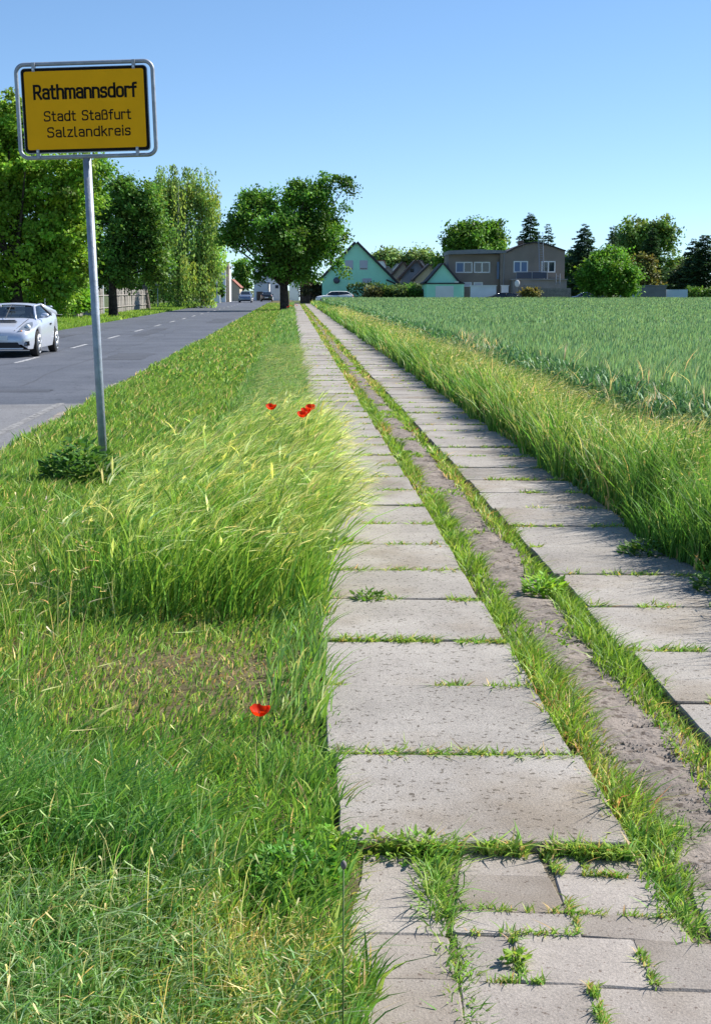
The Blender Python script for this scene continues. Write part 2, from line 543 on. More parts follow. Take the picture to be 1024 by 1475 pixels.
joints_l = [3.86, 4.65, 5.50, 6.26, 7.12, 7.87, 8.69, 9.50, 10.33]
while joints_l[-1] < 46: joints_l.append(joints_l[-1] + .81 + random.uniform(-.03, .03))
joints_r = [4.42, 5.27, 6.05, 6.93, 7.75]
while joints_r[-1] < 46: joints_r.append(joints_r[-1] + .81 + random.uniform(-.03, .03))
for xa, xb in ((X_LL, X_LR), (X_RL, X_RR)):
    MB().grid([[(xa + .01 + SL * y, y, -.024), (xb - .01 + SL * y, y, -.024)] for y in (3.95, 20, 45.9)]).build('joint_soil', M['joint'], path)
VAR = {}
JOINTS = []
for side, js, xa, xb in (('l', joints_l, X_LL, X_LR), ('r', joints_r, X_RL, X_RR)):
    for i in range(len(js) - 1):
        dy = js[i + 1] - js[i] - .019
        key = (round(dy / .01), random.randrange(2))
        if key not in VAR: VAR[key] = slab_mesh('slab', xb - xa, round(dy / .01) * .01, .022, hash(key) % 999)
        o = bpy.data.objects.new('slab', VAR[key])
        COL.objects.link(o)
        yc = (js[i] + js[i + 1]) / 2
        o.location = ((xa + xb) / 2 + SL * yc + random.uniform(-.012, .012), yc, random.uniform(-.006, .006))
        o.rotation_euler = (random.uniform(-.006, .006), random.uniform(-.006, .006), LANE + random.uniform(-.006, .006) - .01)
        o.parent = path
        JOINTS.append((side, js[i], xa, xb))
mm = MB()
for xa, xb in ((X_LL, X_LR), (X_RL, X_RR)):
    y = 46.0
    while y < 168:
        z = random.uniform(-.006, .004)
        mm.plate([(xa + SL * y, y), (xb + SL * y, y), (xb + SL * (y + .785), y + .785), (xa + SL * (y + .785), y + .785)], -.06, z)
        y += .81
tag(mm.build('far_slabs', M['concrete'], path), kind='stuff')

# small pavers in front of the step: outlines in photo pixels (zoomed), laid on the ground
def zq(*p): return [G(440 + .5703 * a, 1140 + .5703 * b, -.03).to_2d() for a, b in p]
PAV = [((138, 252), (338, 262), (290, 168), (150, 160)), ((108, 355), (350, 362), (338, 268), (134, 258)), ((85, 468), (372, 474), (352, 368), (104, 360)),
       ((50, 600), (396, 604), (374, 480), (82, 474)), ((392, 206), (606, 212), (580, 156), (404, 152)), ((384, 300), (656, 310), (608, 217), (392, 211)),
       ((378, 357), (692, 368), (660, 314), (384, 305)), ((392, 474), (538, 478), (516, 367), (384, 363)), ((552, 478), (872, 494), (822, 376), (528, 366)),
       ((410, 600), (748, 604), (716, 490), (398, 482)), ((756, 604), (1120, 614), (1090, 508), (728, 493)), ((632, 203), (708, 208), (670, 158), (604, 155)),
       ((716, 208), (872, 218), (850, 168), (684, 158)), ((662, 305), (932, 318), (874, 224), (634, 208)), ((700, 366), (968, 384), (934, 323), (676, 311)),
       ((880, 495), (1085, 505), (1040, 392), (832, 378)), ((972, 215), (1080, 222), (1040, 172), (930, 166)), ((992, 300), (1130, 310), (1084, 228), (966, 220)),
       ((1040, 388), (1190, 398), (1135, 318), (1000, 306))]
for i, q in enumerate(PAV):
    pts = zq(*q)
    c = sum(pts, Vector((0, 0))) / 4
    loc = [p - c for p in pts]
    me = slab_mesh('paving_stone', 1, 1, 0, 500 + i, .05, 'paver', quad=[tuple(p + p.normalized() * .012) for p in loc])
    o = bpy.data.objects.new('paving_stone', me)
    COL.objects.link(o)
    o.location = (c.x, c.y, -.03 + random.uniform(-.004, .004))
    o.rotation_euler = (random.uniform(-.008, .008), random.uniform(-.008, .008), 0)
    o.parent = path

q = [zq((95, 160))[0], zq((1150, 170))[0], zq((1230, 640))[0], zq((30, 640))[0]]
MB().plate([(p.x, p.y) for p in q][::-1], -.08, -.0365).build('joint_fill', M['joint'], path)
# loose pebbles in the worn strip
mm = MB()
for i in range(5200):
    y = 3.7 + 22 * random.random() ** 1.9
    x = random.uniform(X_LR + .12, X_RL - .12) + SL * y
    r = random.uniform(.003, .012) * (1.6 if random.random() < .08 else 1)
    n = len(mm.v)
    a0 = random.random() * 6
    for k in range(5):
        a = a0 + k * 1.2566
        mm.v.append((x + r * math.cos(a) * random.uniform(.7, 1.2), y + r * math.sin(a) * random.uniform(.7, 1.2), -.032))
    mm.v.append((x + random.uniform(-.4, .4) * r, y + random.uniform(-.4, .4) * r, -.021 + r * .35))
    for k in range(5): mm.f.append((n + k, n + (k + 1) % 5, n + 5))
tag(mm.build('pebbles', M['gravel'], path), kind='stuff')
# ------------------------------------------------------------------ grass
def in_view(x, y, m=.8):
    """ground points inside the view with m metres to spare at both sides"""
    half = 512 / F_PX * y * 1.03 + m
    return (np.abs(x) < half) & (y > 2.2)


def scatter(x0, x1, y0, y1, n):
    """n points along the lane between two lane offsets"""
    y = RNG.uniform(y0, y1, n)
    x = RNG.uniform(x0, x1, n) + SL * y
    k = in_view(x, y)
    return x[k], y[k]


GREEN, YGREEN, DGREEN, BGREEN = (.10, .215, .036), (.175, .265, .06), (.052, .13, .026), (.098, .205, .07)
STRAW, PALE, EAR, DRY = (.44, .37, .19), (.30, .34, .16), (.36, .38, .145), (.30, .235, .11)


def mix_cols(n, opts):
    """opts: list of (weight, colour)"""
    ws = np.array([o[0] for o in opts]); ws = ws / ws.sum()
    k = RNG.choice(len(opts), n, p=ws)
    return jitter(np.zeros(3), n) * 0 + np.stack([np.asarray(o[1]) for o in opts])[k] * RNG.uniform(.72, 1.28, (n, 1)) * (1 + RNG.uniform(-.15, .15, (n, 3)) * np.array([1, .3, .8]))


def lawn(B, x, y, h, w, opts, wind=(.3, -.02), spread=.45, seg=2, z=-.032, droop=.15):
    n = len(x)
    if n == 0: return
    h = h * RNG.uniform(.6, 1.25, n)
    lean = RNG.normal(0, spread * .8, (n, 2)) * h[:, None] + np.asarray(wind) * h[:, None]
    ca = vnoise(x, y, .23, 131) * 12.57 + vnoise(x, y, .07, 132) * 3; cm = h * .42 * vnoise(x, y, .17, 133)      # tufts lean together
    lean += np.stack([np.cos(ca) * cm, np.sin(ca) * cm], 1)
    B.add(np.stack([x, y, np.full(n, z)], 1), h, w * RNG.uniform(.7, 1.4, n), lean, mix_cols(n, opts), seg, droop=droop)


def heads(B, x, y, h, wind, opts_stem, opts_head, hl=.08, hw=.012, awns=4, z=-.05, stemw=.003, rise0=-.25, rise1=.55):
    """flowering stalks: a bent stem with a drooping bearded ear"""
    n = len(x)
    if n == 0: return
    h = h * RNG.uniform(.75, 1.2, n)
    lean = (np.asarray(wind) + RNG.normal(0, .12, (n, 2))) * h[:, None]
    tip = B.add(np.stack([x, y, np.full(n, z)], 1), h, stemw, lean, mix_cols(n, opts_stem), 3, shape='stem', droop=.12)
    d = lean * 1.8; d = d / (np.linalg.norm(d, axis=1, keepdims=True) + 1e-6)
    L = hl * RNG.uniform(.7, 1.3, n)
    c = mix_cols(n, opts_head)
    rise = RNG.uniform(rise0, rise1, n)
    for f in (0, 1.57):
        B.add(tip, L * rise, hw, d * (L * .95)[:, None], c, 3, face=np.arctan2(d[:, 1], d[:, 0]) + 1.57 + f * .6, shape='ear')
    base = tip + np.concatenate([d * (L * .5)[:, None], (L * rise * .5)[:, None]], 1)
    for a in range(awns):
        aa = RNG.normal(0, .22, (n, 2))
        B.add(base, L * (rise * .8 + RNG.normal(0, .2, n)), hw * .16, (d + aa) * (L * 1.25)[:, None], c * 1.1, 1, shape='stem')


BARLEY_HEAD = [(3, (.36, .42, .17)), (3, (.40, .46, .25)), (2, (.19, .30, .08))]
# --- verge between road and path: short mown grass with bare, dry patches
B = Blades()
for y0, y1, dens, wd, sg in ((2.5, 5, 4200, .0042, 3), (5, 8, 3200, .005, 2), (8, 14, 1900, .007, 2), (14, 24, 820, .0115, 2), (24, 45, 330, .022, 2), (45, 90, 120, .04, 1), (90, 175, 40, .07, 1)):
    area = (X_LL - X_ROAD_R) * (y1 - y0)
    x, y = scatter(X_ROAD_R - .02, X_LL + .08, y0, y1, int(area * dens * 1.03))
    k = x < X_LL - .05 + SL * y + .10 * vnoise(y, x * 0 + 1, .16, 15) + .04 * vnoise(y, x * 0 + 1, .05, 16); x, y = x[k], y[k]
    dry = .85 * np.exp(-(((x + .60) / .62) ** 2 + ((y - 5.75) / .55) ** 2) ** 1.5) * (.55 + .6 * vnoise(x, y, .22, 8)) + .35 * (vnoise(x, y, .35, 9) > .72)
    keep = RNG.random(len(x)) > dry * .2
    x, y, dry = x[keep], y[keep], dry[keep]
    far = np.clip((y - 25) / 60, 0, 1)
    h = .075 + .07 * vnoise(x, y, .5, 3) + .05 * vnoise(x, y, 1.7, 4)
    h = h * (1 - .5 * np.clip(dry, 0, 1)) * np.where((y > 4.6) & (y < 6.7), np.clip(.5 + .5 * (-x - .9), .5, 1), 1)
    isdry = RNG.random(len(x)) < np.clip(dry * .75 + .06, 0, .85)
    lawn(B, x[~isdry], y[~isdry], h[~isdry], wd, [(5, GREEN), (3, YGREEN), (2, DGREEN), (.6, STRAW)] if y0 >= 5 else [(5, GREEN), (1.6, YGREEN), (4, DGREEN), (.25, STRAW)], seg=sg)
    lawn(B, x[isdry], y[isdry], h[isdry] * .65, wd * .75, [(1.2, (.34, .29, .15)), (2, (.22, .175, .085)), (.8, (.2, .125, .065)), (3.5, YGREEN)], spread=1.0, seg=sg)
tag(B.build('verge_grass', M['grass']), 'short mown grass covering the verge between road and path', 'grass', kind='stuff')

# --- tall unmown grass in the foreground, bottom left
B = Blades()
def zone(x, y, pts):
    """soft membership of points in a list of (cx, cy, rx, ry) patches"""
    r = np.zeros(len(x))
    for cx, cy, rx, ry in pts: r = np.maximum(r, np.clip(1.4 - np.sqrt(((x - cx) / rx) ** 2 + ((y - cy) / ry) ** 2), 0, .5) / .5)
    return r
FG = [(-1.0, 3.75, .5, .42), (-1.1, 3.2, .62, .7), (-.5, 2.85, .36, .5), (-1.45, 4.2, .32, .55), (-.75, 3.6, .36, .34)]
n = 42000
y = RNG.uniform(2.4, 5.8, n); x = RNG.uniform(-2.3, .1, n)
k = in_view(x, y) & (RNG.random(n) < zone(x, y, FG)); x, y = x[k], y[k]
k = ~((np.abs(x + .17) < .19) & (np.abs(y - 3.5) < .34)); x, y = x[k], y[k]
hh = .14 + .16 * vnoise(x, y, .45, 31) + .05 * np.clip(-x, 0, 1) + .11 * np.exp(-((y - 3.8) / .3) ** 2) * np.clip(-x * 1.6 - .3, 0, 1)
front = y < 3.55
lawn(B, x[front], y[front], hh[front] * .85, .0034, [(4, (.075, .185, .05)), (3, (.12, .22, .085)), (3, (.20, .28, .17)), (.3, STRAW)], wind=(.15, -.3), spread=.5, seg=4, droop=.3)
bk = ~front
lawn(B, x[bk], y[bk], hh[bk], .0042, [(5, (.056, .15, .034)), (3, (.085, .195, .04)), (1.5, (.12, .22, .085)), (.2, STRAW)], wind=(.2, -.1), spread=.38, seg=4, droop=.22)
# straw-coloured nodding panicles
n = 700
y = RNG.uniform(2.5, 5.2, n); x = RNG.uniform(-2.0, 0, n)
k = in_view(x, y) & (RNG.random(n) < zone(x, y, FG)); x, y = x[k], y[k]
heads(B, x, y, .36, (.1, -.3), [(2, PALE), (1, STRAW), (2, GREEN)], [(3, (.24, .31, .15)), (2, (.34, .36, .22)), (2, YGREEN)], hl=.045, hw=.0045, awns=2, stemw=.0018)
x, y = np.array([-.93, -.98, -1.0, -.86, -1.06, -.9, -1.12, -.84]), np.array([4.3, 4.6, 4.0, 4.1, 4.9, 4.8, 4.2, 4.55])
heads(B, x, y, .44, (.3, .1), [(1, GREEN)], [(2, PALE), (1, YGREEN)], hl=.075, hw=.011, awns=6)
tag(B.build('foreground_grass', M['grass']), 'tall tangled grass with pale seed heads in the bottom left foreground', 'grass', kind='stuff')

# dry yellow stalks beside the pavers
B = Blades()
n = 1900
y = RNG.uniform(2.5, 3.75, n); x = RNG.normal(-.24, .12, n) + (3.3 - y) * -.02
k = in_view(x, y) & (x < -.01 + .03 * (y < 3)); x, y = x[k], y[k]
k = ~((np.abs(x + .16) < .15) & (np.abs(y - 3.55) < .25)); x, y = x[k], y[k]
lawn(B, x, y, .09 + .06 * vnoise(x, y, .2, 5), .0026, [(3, (.26, .25, .07)), (1, STRAW), (4, YGREEN), (1, GREEN)], wind=(.1, -.2), spread=.5, seg=3)
x2, y2 = x[:350], y[:350]
heads(B, x2, y2, .14, (.05, -.1), [(1, STRAW)], [(2, (.27, .26, .09)), (2, (.30, .30, .16))], hl=.016, hw=.004, awns=0, stemw=.0014)
tag(B.build('dry_grass', M['grass']), 'yellow dry thin grass stalks along the left edge of the small pavers', 'grass', kind='stuff')

# --- the tall wind-blown barley grass in the middle of the verge
B = Blades()
PATCH = [(-.95, 8.5, .62, 1.7), (-.5, 7.8, .42, 1.1), (-.9, 10.6, .6, 1.6), (-.75, 12.6, .42, 1.8), (-.6, 10.4, .42, 2.4), (-.45, 9.6, .35, 2.0)]
n = 50000
y = RNG.uniform(6.2, 16.0, n); x = RNG.uniform(-2.6, .2, n)
z_ = zone(x, y, PATCH) * (x < X_LL + SL * y + .05) * np.clip((y - 6.5 - .25 * vnoise(x, x * 0, .3, 47)) / .25, 0, 1)
k = in_view(x, y) & (RNG.random(n) < z_); x, y, z_ = x[k], y[k], z_[k]
hh = (.31 + .20 * vnoise(x, y, .8, 41) + .16 * vnoise(x, y, .27, 42)) * (.4 + .6 * z_)
k = RNG.random(len(x)) < .15 + 1.1 * vnoise(x, y, .22, 46); x, y, hh = x[k], y[k], hh[k]
lawn(B, x, y, hh, .0065, [(4, GREEN), (3, (.12, .225, .035)), (1.8, DGREEN), (3, YGREEN)], wind=(.22, -.05), spread=.36, seg=3, droop=.12)
n = 8200
y = RNG.uniform(6.5, 15.5, n); x = RNG.uniform(-2.5, .1, n)
k = in_view(x, y) & (y > 6.75) & (RNG.random(n) < zone(x, y, PATCH) * (.25 + 1.1 * vnoise(x, y, .4, 43))) & (x < X_LL + SL * y + .04); x, y = x[k], y[k]
heads(B, x, y, (.42 + .2 * vnoise(x, y, .8, 41) + .12 * vnoise(x, y, .3, 44)) * RNG.uniform(.6, 1.05, len(x)), (.24, -.06), [(2, YGREEN), (2, GREEN)], BARLEY_HEAD, hl=.105, hw=.0155, awns=5, rise0=.0, rise1=1.15)
y = RNG.uniform(8.2, 14.5, 2600); x = X_LL + SL * y - np.abs(RNG.normal(0, .16, 2600)) + .05
lawn(B, x, y, .36 + .12 * vnoise(x, y, .5, 45), .0065, [(4, GREEN), (3, YGREEN)], wind=(.55, -.12), spread=.25, seg=4, droop=.2)
heads(B, x[:800], y[:800], .42, (.62, -.12), [(2, YGREEN), (2, GREEN)], BARLEY_HEAD, hl=.10, hw=.017, awns=5, rise0=-.3, rise1=.6)
tag(B.build('barley_grass', M['grass']), 'tall wild barley grass with silky ears bent to the right by wind', 'grass', kind='stuff')

# --- a taller, bluish fringe of grass along the path further on, and rank grass behind the patch
B = Blades()
for y0, y1, dens, wd, sg in ((5, 14, 900, .006, 3), (14, 24, 1150, .011, 3), (24, 45, 420, .02, 2), (45, 90, 130, .035, 2), (90, 168, 40, .06, 1)):
    wz = .95 if y0 >= 14 else .25
    x, y = scatter(X_LL - wz, X_LL + .02, y0, y1, int(wz * (y1 - y0) * dens))
    q = (X_LL + SL * y - x) / wz
    h = (.13 + .22 * vnoise(x, y, .9, 55) * (y > 12) + .05) * (1.1 - .5 * q)
    lawn(B, x, y, h, wd, [(4, BGREEN), (3, GREEN), (2, (.14, .23, .08)), (.8, PALE)], wind=(.22, 0), spread=.3, seg=sg)
x, y = scatter(X_LL - .9, X_LL, 13, 34, 2600)
heads(B, x, y, .40, (.45, 0), [(2, BGREEN), (1, YGREEN)], [(3, PALE), (2, (.22, .30, .13))], hl=.09, hw=.013, awns=3)
# rank grass left of the barley
n = 9000
y = RNG.uniform(6.6, 12.5, n); x = RNG.uniform(-3.4, -1.2, n)
k = in_view(x, y); x, y = x[k], y[k]
k = vnoise(x, y, .7, 61) > .35; x, y = x[k], y[k]
lawn(B, x, y, .09 + .13 * vnoise(x, y, .5, 62), .006, [(4, GREEN), (2, BGREEN), (2, YGREEN), (.7, PALE)], seg=3, spread=.35)
n = 150
y = RNG.uniform(5.2, 9, n); x = RNG.uniform(-2.3, -1.1, n)
k = in_view(x, y); x, y = x[k], y[k]
heads(B, x, y, .36, (.05, -.05), [(2, PALE), (1, STRAW), (1, GREEN)], [(3, PALE), (3, (.48, .44, .34))], hl=.06, hw=.009, awns=3)
tag(B.build('fringe_grass', M['grass']), 'bluish green taller grass fringing the left side of the path', 'grass', kind='stuff')

# --- far side of the road
B = Blades()
for y0, y1, dens, wd in ((45, 75, 150, .035), (75, 130, 45, .06), (130, 190, 14, .11)):
    x, y = scatter(X_ROAD_L - 6, X_ROAD_L + .03, y0, y1, int(6 * (y1 - y0) * dens))
    lawn(B, x, y, .14 + .12 * vnoise(x, y, 2., 71), wd, [(4, (.12, .235, .025)), (3, YGREEN), (1, DGREEN)], seg=1)
tag(B.build('far_verge_grass', M['grass']), 'bright green grass strip on the far side of the road', 'grass', kind='stuff')

# --- grass in the middle strip and in the joints of the path
B = Blades()
for y0, y1, dens, wd in ((3.55, 7, 5200, .0042), (7, 13, 2800, .006), (13, 26, 1100, .011), (26, 60, 300, .024), (60, 165, 60, .06)):
    for xa, xb, sd in ((X_LR - .015, X_LR + .155, 1), (X_RL - .17, X_RL + .015, 2)):
        x, y = scatter(xa - .02, xb + .03, y0, y1, int((xb - xa) * (y1 - y0) * dens * 1.3))
        mid = (xa + xb) / 2 + SL * y + .05 * (vnoise(y, 1.0, 1.1, 81 + sd) - .5)
        wid = ((.06 if sd == 1 else .045) + .075 * vnoise(y, 3.0, .4, 83 + sd)) * np.where(y < 6, 1, .75) + .03 * np.clip((y - 15) / 20, 0, 1)
        q = np.abs(x - mid) / wid
        k = q < RNG.uniform(.6, 1.15, len(x)); x, y, q = x[k], y[k], q[k]
        h = (.04 + .10 * vnoise(x, y, .35, 85 + sd)) * (1.15 - .5 * q)
        dryness = np.clip(vnoise(x, y, 1.6, 87) * 1.4 - .85 + np.clip((y - 8) / 20, 0, .45), 0, .8)
        kd = RNG.random(len(x)) < dryness
        lawn(B, x[~kd], y[~kd], h[~kd], wd, [(5, (.11, .215, .025)), (3, YGREEN), (1, DGREEN)], spread=.7, seg=2, z=-.035)
        lawn(B, x[kd], y[kd], h[kd] * .9, wd, [(3, (.22, .21, .06)), (2, STRAW), (3, YGREEN), (1, (.23, .12, .06))], spread=.7, seg=2, z=-.035)
# odd tufts in the gravel itself
x, y = scatter(X_LR + .1, X_RL - .1, 3.8, 30, 9000)
k = vnoise(x * 1.7, y, .33, 89) > .74; x, y = x[k], y[k]
lawn(B, x, y, .04, .005 + .0006 * y, [(4, (.10, .22, .025)), (3, YGREEN)], spread=.8, seg=2, z=-.03)
# far: the strip between is mostly overgrown
x, y = scatter(X_LR, X_RL, 19, 165, 9000)
k = RNG.random(len(x)) < np.clip((y - 15) / 40, 0, .8) * (vnoise(x, y, 1.4, 91) > .3); x, y = x[k], y[k]
lawn(B, x, y, .06, .03, [(3, (.2, .2, .06)), (3, YGREEN), (1, DRY)], spread=.7, seg=1, z=-.035)
# slab joints
for side, jy, xa, xb in JOINTS:
    n = int(1800 / (1 + (jy / 9) ** 2))
    u = RNG.random(n)
    g_ = vnoise(u * 3 + jy * 7, np.full(n, jy), .35, 93) + .35 * (u > .8) + (.25 if jy < 5 else 0)
    u = u[g_ > (.46 if jy < 8 else .5) + (.06 if side == 'r' else 0)]
    x = xa + (xb - xa) * u
    yy = jy + .022 - .044 * u + RNG.normal(0, .011, len(u)) - .02 * (u - .5)
    lawn(B, x + SL * yy, yy, .03 + .035 * RNG.random(len(u)), .0035 + .0006 * jy, [(4, YGREEN), (3, GREEN), (1, DRY)], spread=.9, seg=2, z=-.03)
# the step and the gaps between the small pavers
def line_grass(p, q, n, h, sp, opts=((4, GREEN), (3, YGREEN), (1, DGREEN)), wd=.0038, thr=.0, z=-.06):
    a, b = G(440 + .5703 * p[0], 1140 + .5703 * p[1], -.03), G(440 + .5703 * q[0], 1140 + .5703 * q[1], -.03)
    u = RNG.random(n)
    x = a.x + (b.x - a.x) * u + RNG.normal(0, sp, n); y = a.y + (b.y - a.y) * u + RNG.normal(0, sp, n)
    k = vnoise(u * 9 + p[0], u * 0, 1, 97) >= thr
    lawn(B, x[k], y[k], h * RNG.uniform(.7, 1.2, k.sum()), wd, list(opts), spread=.75, seg=3, z=z)
line_grass((330, 150), (330, 330), 620, .085, .028)
line_grass((118, 160), (60, 590), 900, .05, .02, opts=((3, YGREEN), (3, GREEN), (1, (.26, .25, .07))))
line_grass((335, 330), (400, 470), 260, .055, .022)
line_grass((380, 470), (405, 600), 240, .05, .018)
line_grass((100, 142), (460, 142), 700, .06, .016)
line_grass((440, 145), (860, 150), 650, .045, .010, thr=.2)
line_grass((870, 190), (990, 380), 520, .07, .03)
line_grass((800, 130), (960, 120), 500, .085, .035)
for p, q in (((600, 160), (640, 210)), ((640, 215), (690, 365)), ((680, 158), (712, 210)), ((700, 210), (860, 220)), ((522, 365), (548, 470)), ((826, 378), (885, 495)), ((720, 490), (755, 600)), ((385, 296), (655, 308)), ((440, 478), (620, 485)), ((420, 358), (690, 364)), ((660, 308), (930, 322))):
    line_grass(p, q, 200, .026, .006, thr=.38, opts=((3, YGREEN), (3, GREEN), (1, DRY)), wd=.003, z=-.034)
tag(B.build('path_grass', M['grass']), 'low grass growing in the joints and middle strip of the path', 'grass', kind='stuff')

# --- tall grass border between the path and the wheat
B = Blades()
for y0, y1, dens, wd, sg in ((5.5, 10, 2400, .0058, 3), (10, 18, 1350, .009, 3), (18, 32, 580, .015, 2), (32, 60, 210, .028, 2), (60, 110, 70, .05, 2), (110, 165, 26, .08, 2)):
    x, y = scatter(X_RR - .10, X_WHEAT + .05, y0, y1, int(1.4 * (y1 - y0) * dens))
    q = (x - SL * y - X_RR) / 1.25
    edge = vnoise(y, y * 0, .55, 101) * .22 - .03
    k = q > -.10 + edge * .9; x, y, q = x[k], y[k], q[k]
    h = (.32 + .24 * vnoise(x, y, .8, 103) + .18 * vnoise(x, y, .3, 104) - .08 * np.clip(y - 30, 0, 30) / 30) * np.clip(.85 + q * 2.0, .6, 1.1) * np.clip(1.25 - q * .6, .6, 1)
    pal = RNG.random(len(x)) < .10 + .26 * (vnoise(x, y, .9, 105) > .58)
    lawn(B, x[~pal], y[~pal], h[~pal], wd, [(4, (.075, .185, .032)), (2, (.11, .215, .045)), (4, DGREEN)], wind=(.05, -.03), spread=.34, seg=sg)
    lawn(B, x[pal], y[pal], h[pal] * 1.05, wd * .8, [(2, PALE), (5, YGREEN), (.6, STRAW), (.5, DRY)], wind=(.05, -.03), spread=.28, seg=sg)
for y0, y1, n, s in ((5.8, 18, 4200, 1.15), (18, 40, 3400, 1.9), (40, 90, 1800, 3.2)):
    x, y = scatter(X_RR + .05, X_WHEAT - .1, y0, y1, n)
    heads(B, x, y, .44 + .26 * vnoise(x, y, .8, 103), (.14, -.1), [(2, YGREEN), (2, PALE)], [(3, PALE), (3, (.42, .42, .28)), (1, EAR)], hl=.06 * s ** .5, hw=.008 * s, awns=3, stemw=.0026 * s)
# dense dark foot of the border
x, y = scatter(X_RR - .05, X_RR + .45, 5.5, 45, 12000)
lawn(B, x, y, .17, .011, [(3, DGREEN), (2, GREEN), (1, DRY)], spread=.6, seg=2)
# isolated tall pale panicles (some in loose groups)
for cx, cy, n in ((2.0, 22.0, 34), (1.9, 24.5, 30), (2.5, 12.5, 22), (2.35, 16.0, 14), (2.7, 10.2, 12)):
    x, y = RNG.normal(cx, .16, n), RNG.normal(cy, .5, n)
    heads(B, x, y, .86, (.08, 0), [(2, PALE), (1, STRAW)], [(3, (.36, .35, .22)), (1, PALE)], hl=.13, hw=.011, awns=6, stemw=.004, rise0=.5, rise1=1.6)
tag(B.build('border_grass', M['grass']), 'tall seeding grass border between the slab path and the wheat', 'grass', kind='stuff')

# --- wheat field
B = Blades()
WG, WB, WE = (.086, .188, .082), (.045, .118, .046), (.165, .266, .13)
for y0, y1, dens, s in ((9, 20, 380, 1.05), (20, 34, 140, 1.4), (34, 60, 48, 2.5), (60, 100, 15, 4.6), (100, 162, 7, 7.2)):
    x1 = 512 / F_PX * y1 * 1.03 + 1.5
    n = int((x1 - (X_WHEAT + SL * y1)) * (y1 - y0) * dens)
    y = RNG.uniform(y0, y1, n); x = RNG.uniform(X_WHEAT + SL * y1, x1, n)
    row = X_WHEAT + SL * y
    x = np.where(y < 34, row + np.round((x - row) / .12) * .12 + RNG.normal(0, .02, n), x)
    k = in_view(x, y, 1.2) & (x > row); x, y = x[k], y[k]
    n = len(x)
    base = np.stack([x, y, np.full(n, -.05)], 1)
    hh = .76 + .07 * vnoise(x, y, 3.0, 111) + RNG.normal(0, .03, n) + .03 * (vnoise(x, y, 14.0, 112) - .5)
    lean = RNG.normal(0, .04, (n, 2)) + np.array([.03, 0])
    tip = B.add(base, hh, .0055 * s, lean, mix_cols(n, [(2, WG), (2, WB)]), 1, shape='stem')
    # ears
    B.add(tip - np.array([0, 0, .02]), .085 * RNG.uniform(.8, 1.25, n), .013 * s, lean * .4 + RNG.normal(0, .01, (n, 2)), mix_cols(n, [(3, WE), (1, (.19, .29, .14))]), 2, shape='ear')
    # leaves
    for fr, sd in ((.45, 0), (.72, 1)) if s < 3 else ((.7, 0),):
        b2 = base.copy(); b2[:, 2] += hh * (fr + RNG.uniform(-.12, .08, n)); b2[:, :2] += lean * fr ** 1.8
        a = RNG.uniform(0, 6.283, n); L = RNG.uniform(.10, .2, n) * (1 if s < 3 else 1.4)
        B.add(b2, L * RNG.uniform(.5, 1.1, n), .013 * s, np.stack([np.cos(a), np.sin(a)], 1) * (L * .7)[:, None], mix_cols(n, [(3, WG), (2, (.11, .195, .085)), (2, WB)]), 2, face=a + 1.57, shape='blade', droop=.35)
tag(B.build('wheat_field', M['wheat']), 'blue green wheat field reaching from the grass border to the houses', 'wheat field', kind='stuff')
# ------------------------------------------------------------------ leafy weeds and flowers
def leaf_quads(C, A, U, L, W):
    """pointed leaves: centre-line start C, direction A (unit), width direction U, length L, width W -> verts (n,6,3)"""
    L, W = L[:, None], W[:, None]
    return np.stack([C, C + A * L * .35 - U * W * .5, C + A * L * .75 - U * W * .32, C + A * L, C + A * L * .75 + U * W * .32, C + A * L * .35 + U * W * .5], 1)


def leaf_mesh(name, C, A, U, L, W, cols, mat, parent=None, seg6=True):
    n = len(C)
    if seg6:
        V = leaf_quads(C, A, U, L, W).reshape(-1, 3); k = 6
        o = np.arange(n)[:, None] * 6
        Q = np.concatenate([o + [[0, 1, 2, 3]], o + [[0, 3, 4, 5]]])
    else:
        Lc, Wc = L[:, None], W[:, None]
        V = np.stack([C, C + A * Lc * .5 - U * Wc * .5, C + A * Lc, C + A * Lc * .5 + U * Wc * .5], 1).reshape(-1, 3); k = 4
        Q = np.arange(n)[:, None] * 4 + [[0, 1, 2, 3]]
    return np_mesh(name, V, Q, np.zeros((0, 3), int), np.repeat(cols, k, 0), mat, parent)


def unit(v): return v / (np.linalg.norm(v, axis=1, keepdims=True) + 1e-9)


def weed(label, loc, r, h, n, leaf, col, group=None, name='leafy_weed', wide=.45):
    """low broad-leaved plant: leaves on short stems radiating from one root"""
    t = empty(name, loc, 0, label, 'weed', group)
    az = RNG.uniform(0, 6.283, n); q = np.sqrt(RNG.random(n)); zz = RNG.random(n) ** .8
    C = np.stack([np.cos(az) * r * q * .85, np.sin(az) * r * q * .85, h * zz * (1.1 - .6 * q)], 1)
    A = unit(np.stack([np.cos(az + RNG.normal(0, .6, n)), np.sin(az + RNG.normal(0, .6, n)), RNG.uniform(-.3, .9, n)], 1))
    U = unit(np.cross(A, RNG.normal(0, .35, (n, 3)) + [0, 0, 1]))
    cols = jitter(col, n, .2, .35)
    leaf_mesh('leaves', C, A, U, leaf * RNG.uniform(.6, 1.3, n), leaf * wide * RNG.uniform(.7, 1.2, n), cols, M['grass'], t)
    mm = MB()
    for i in range(min(14, n // 4)):
        c = C[i * 3]
        mm.tube([(0, 0, -.03), tuple(c * .55 + np.array([0, 0, c[2] * .1])), tuple(c)], [.004, .003, .0015], 4)
    mm.build('stems', M['stem'], t)
    return t


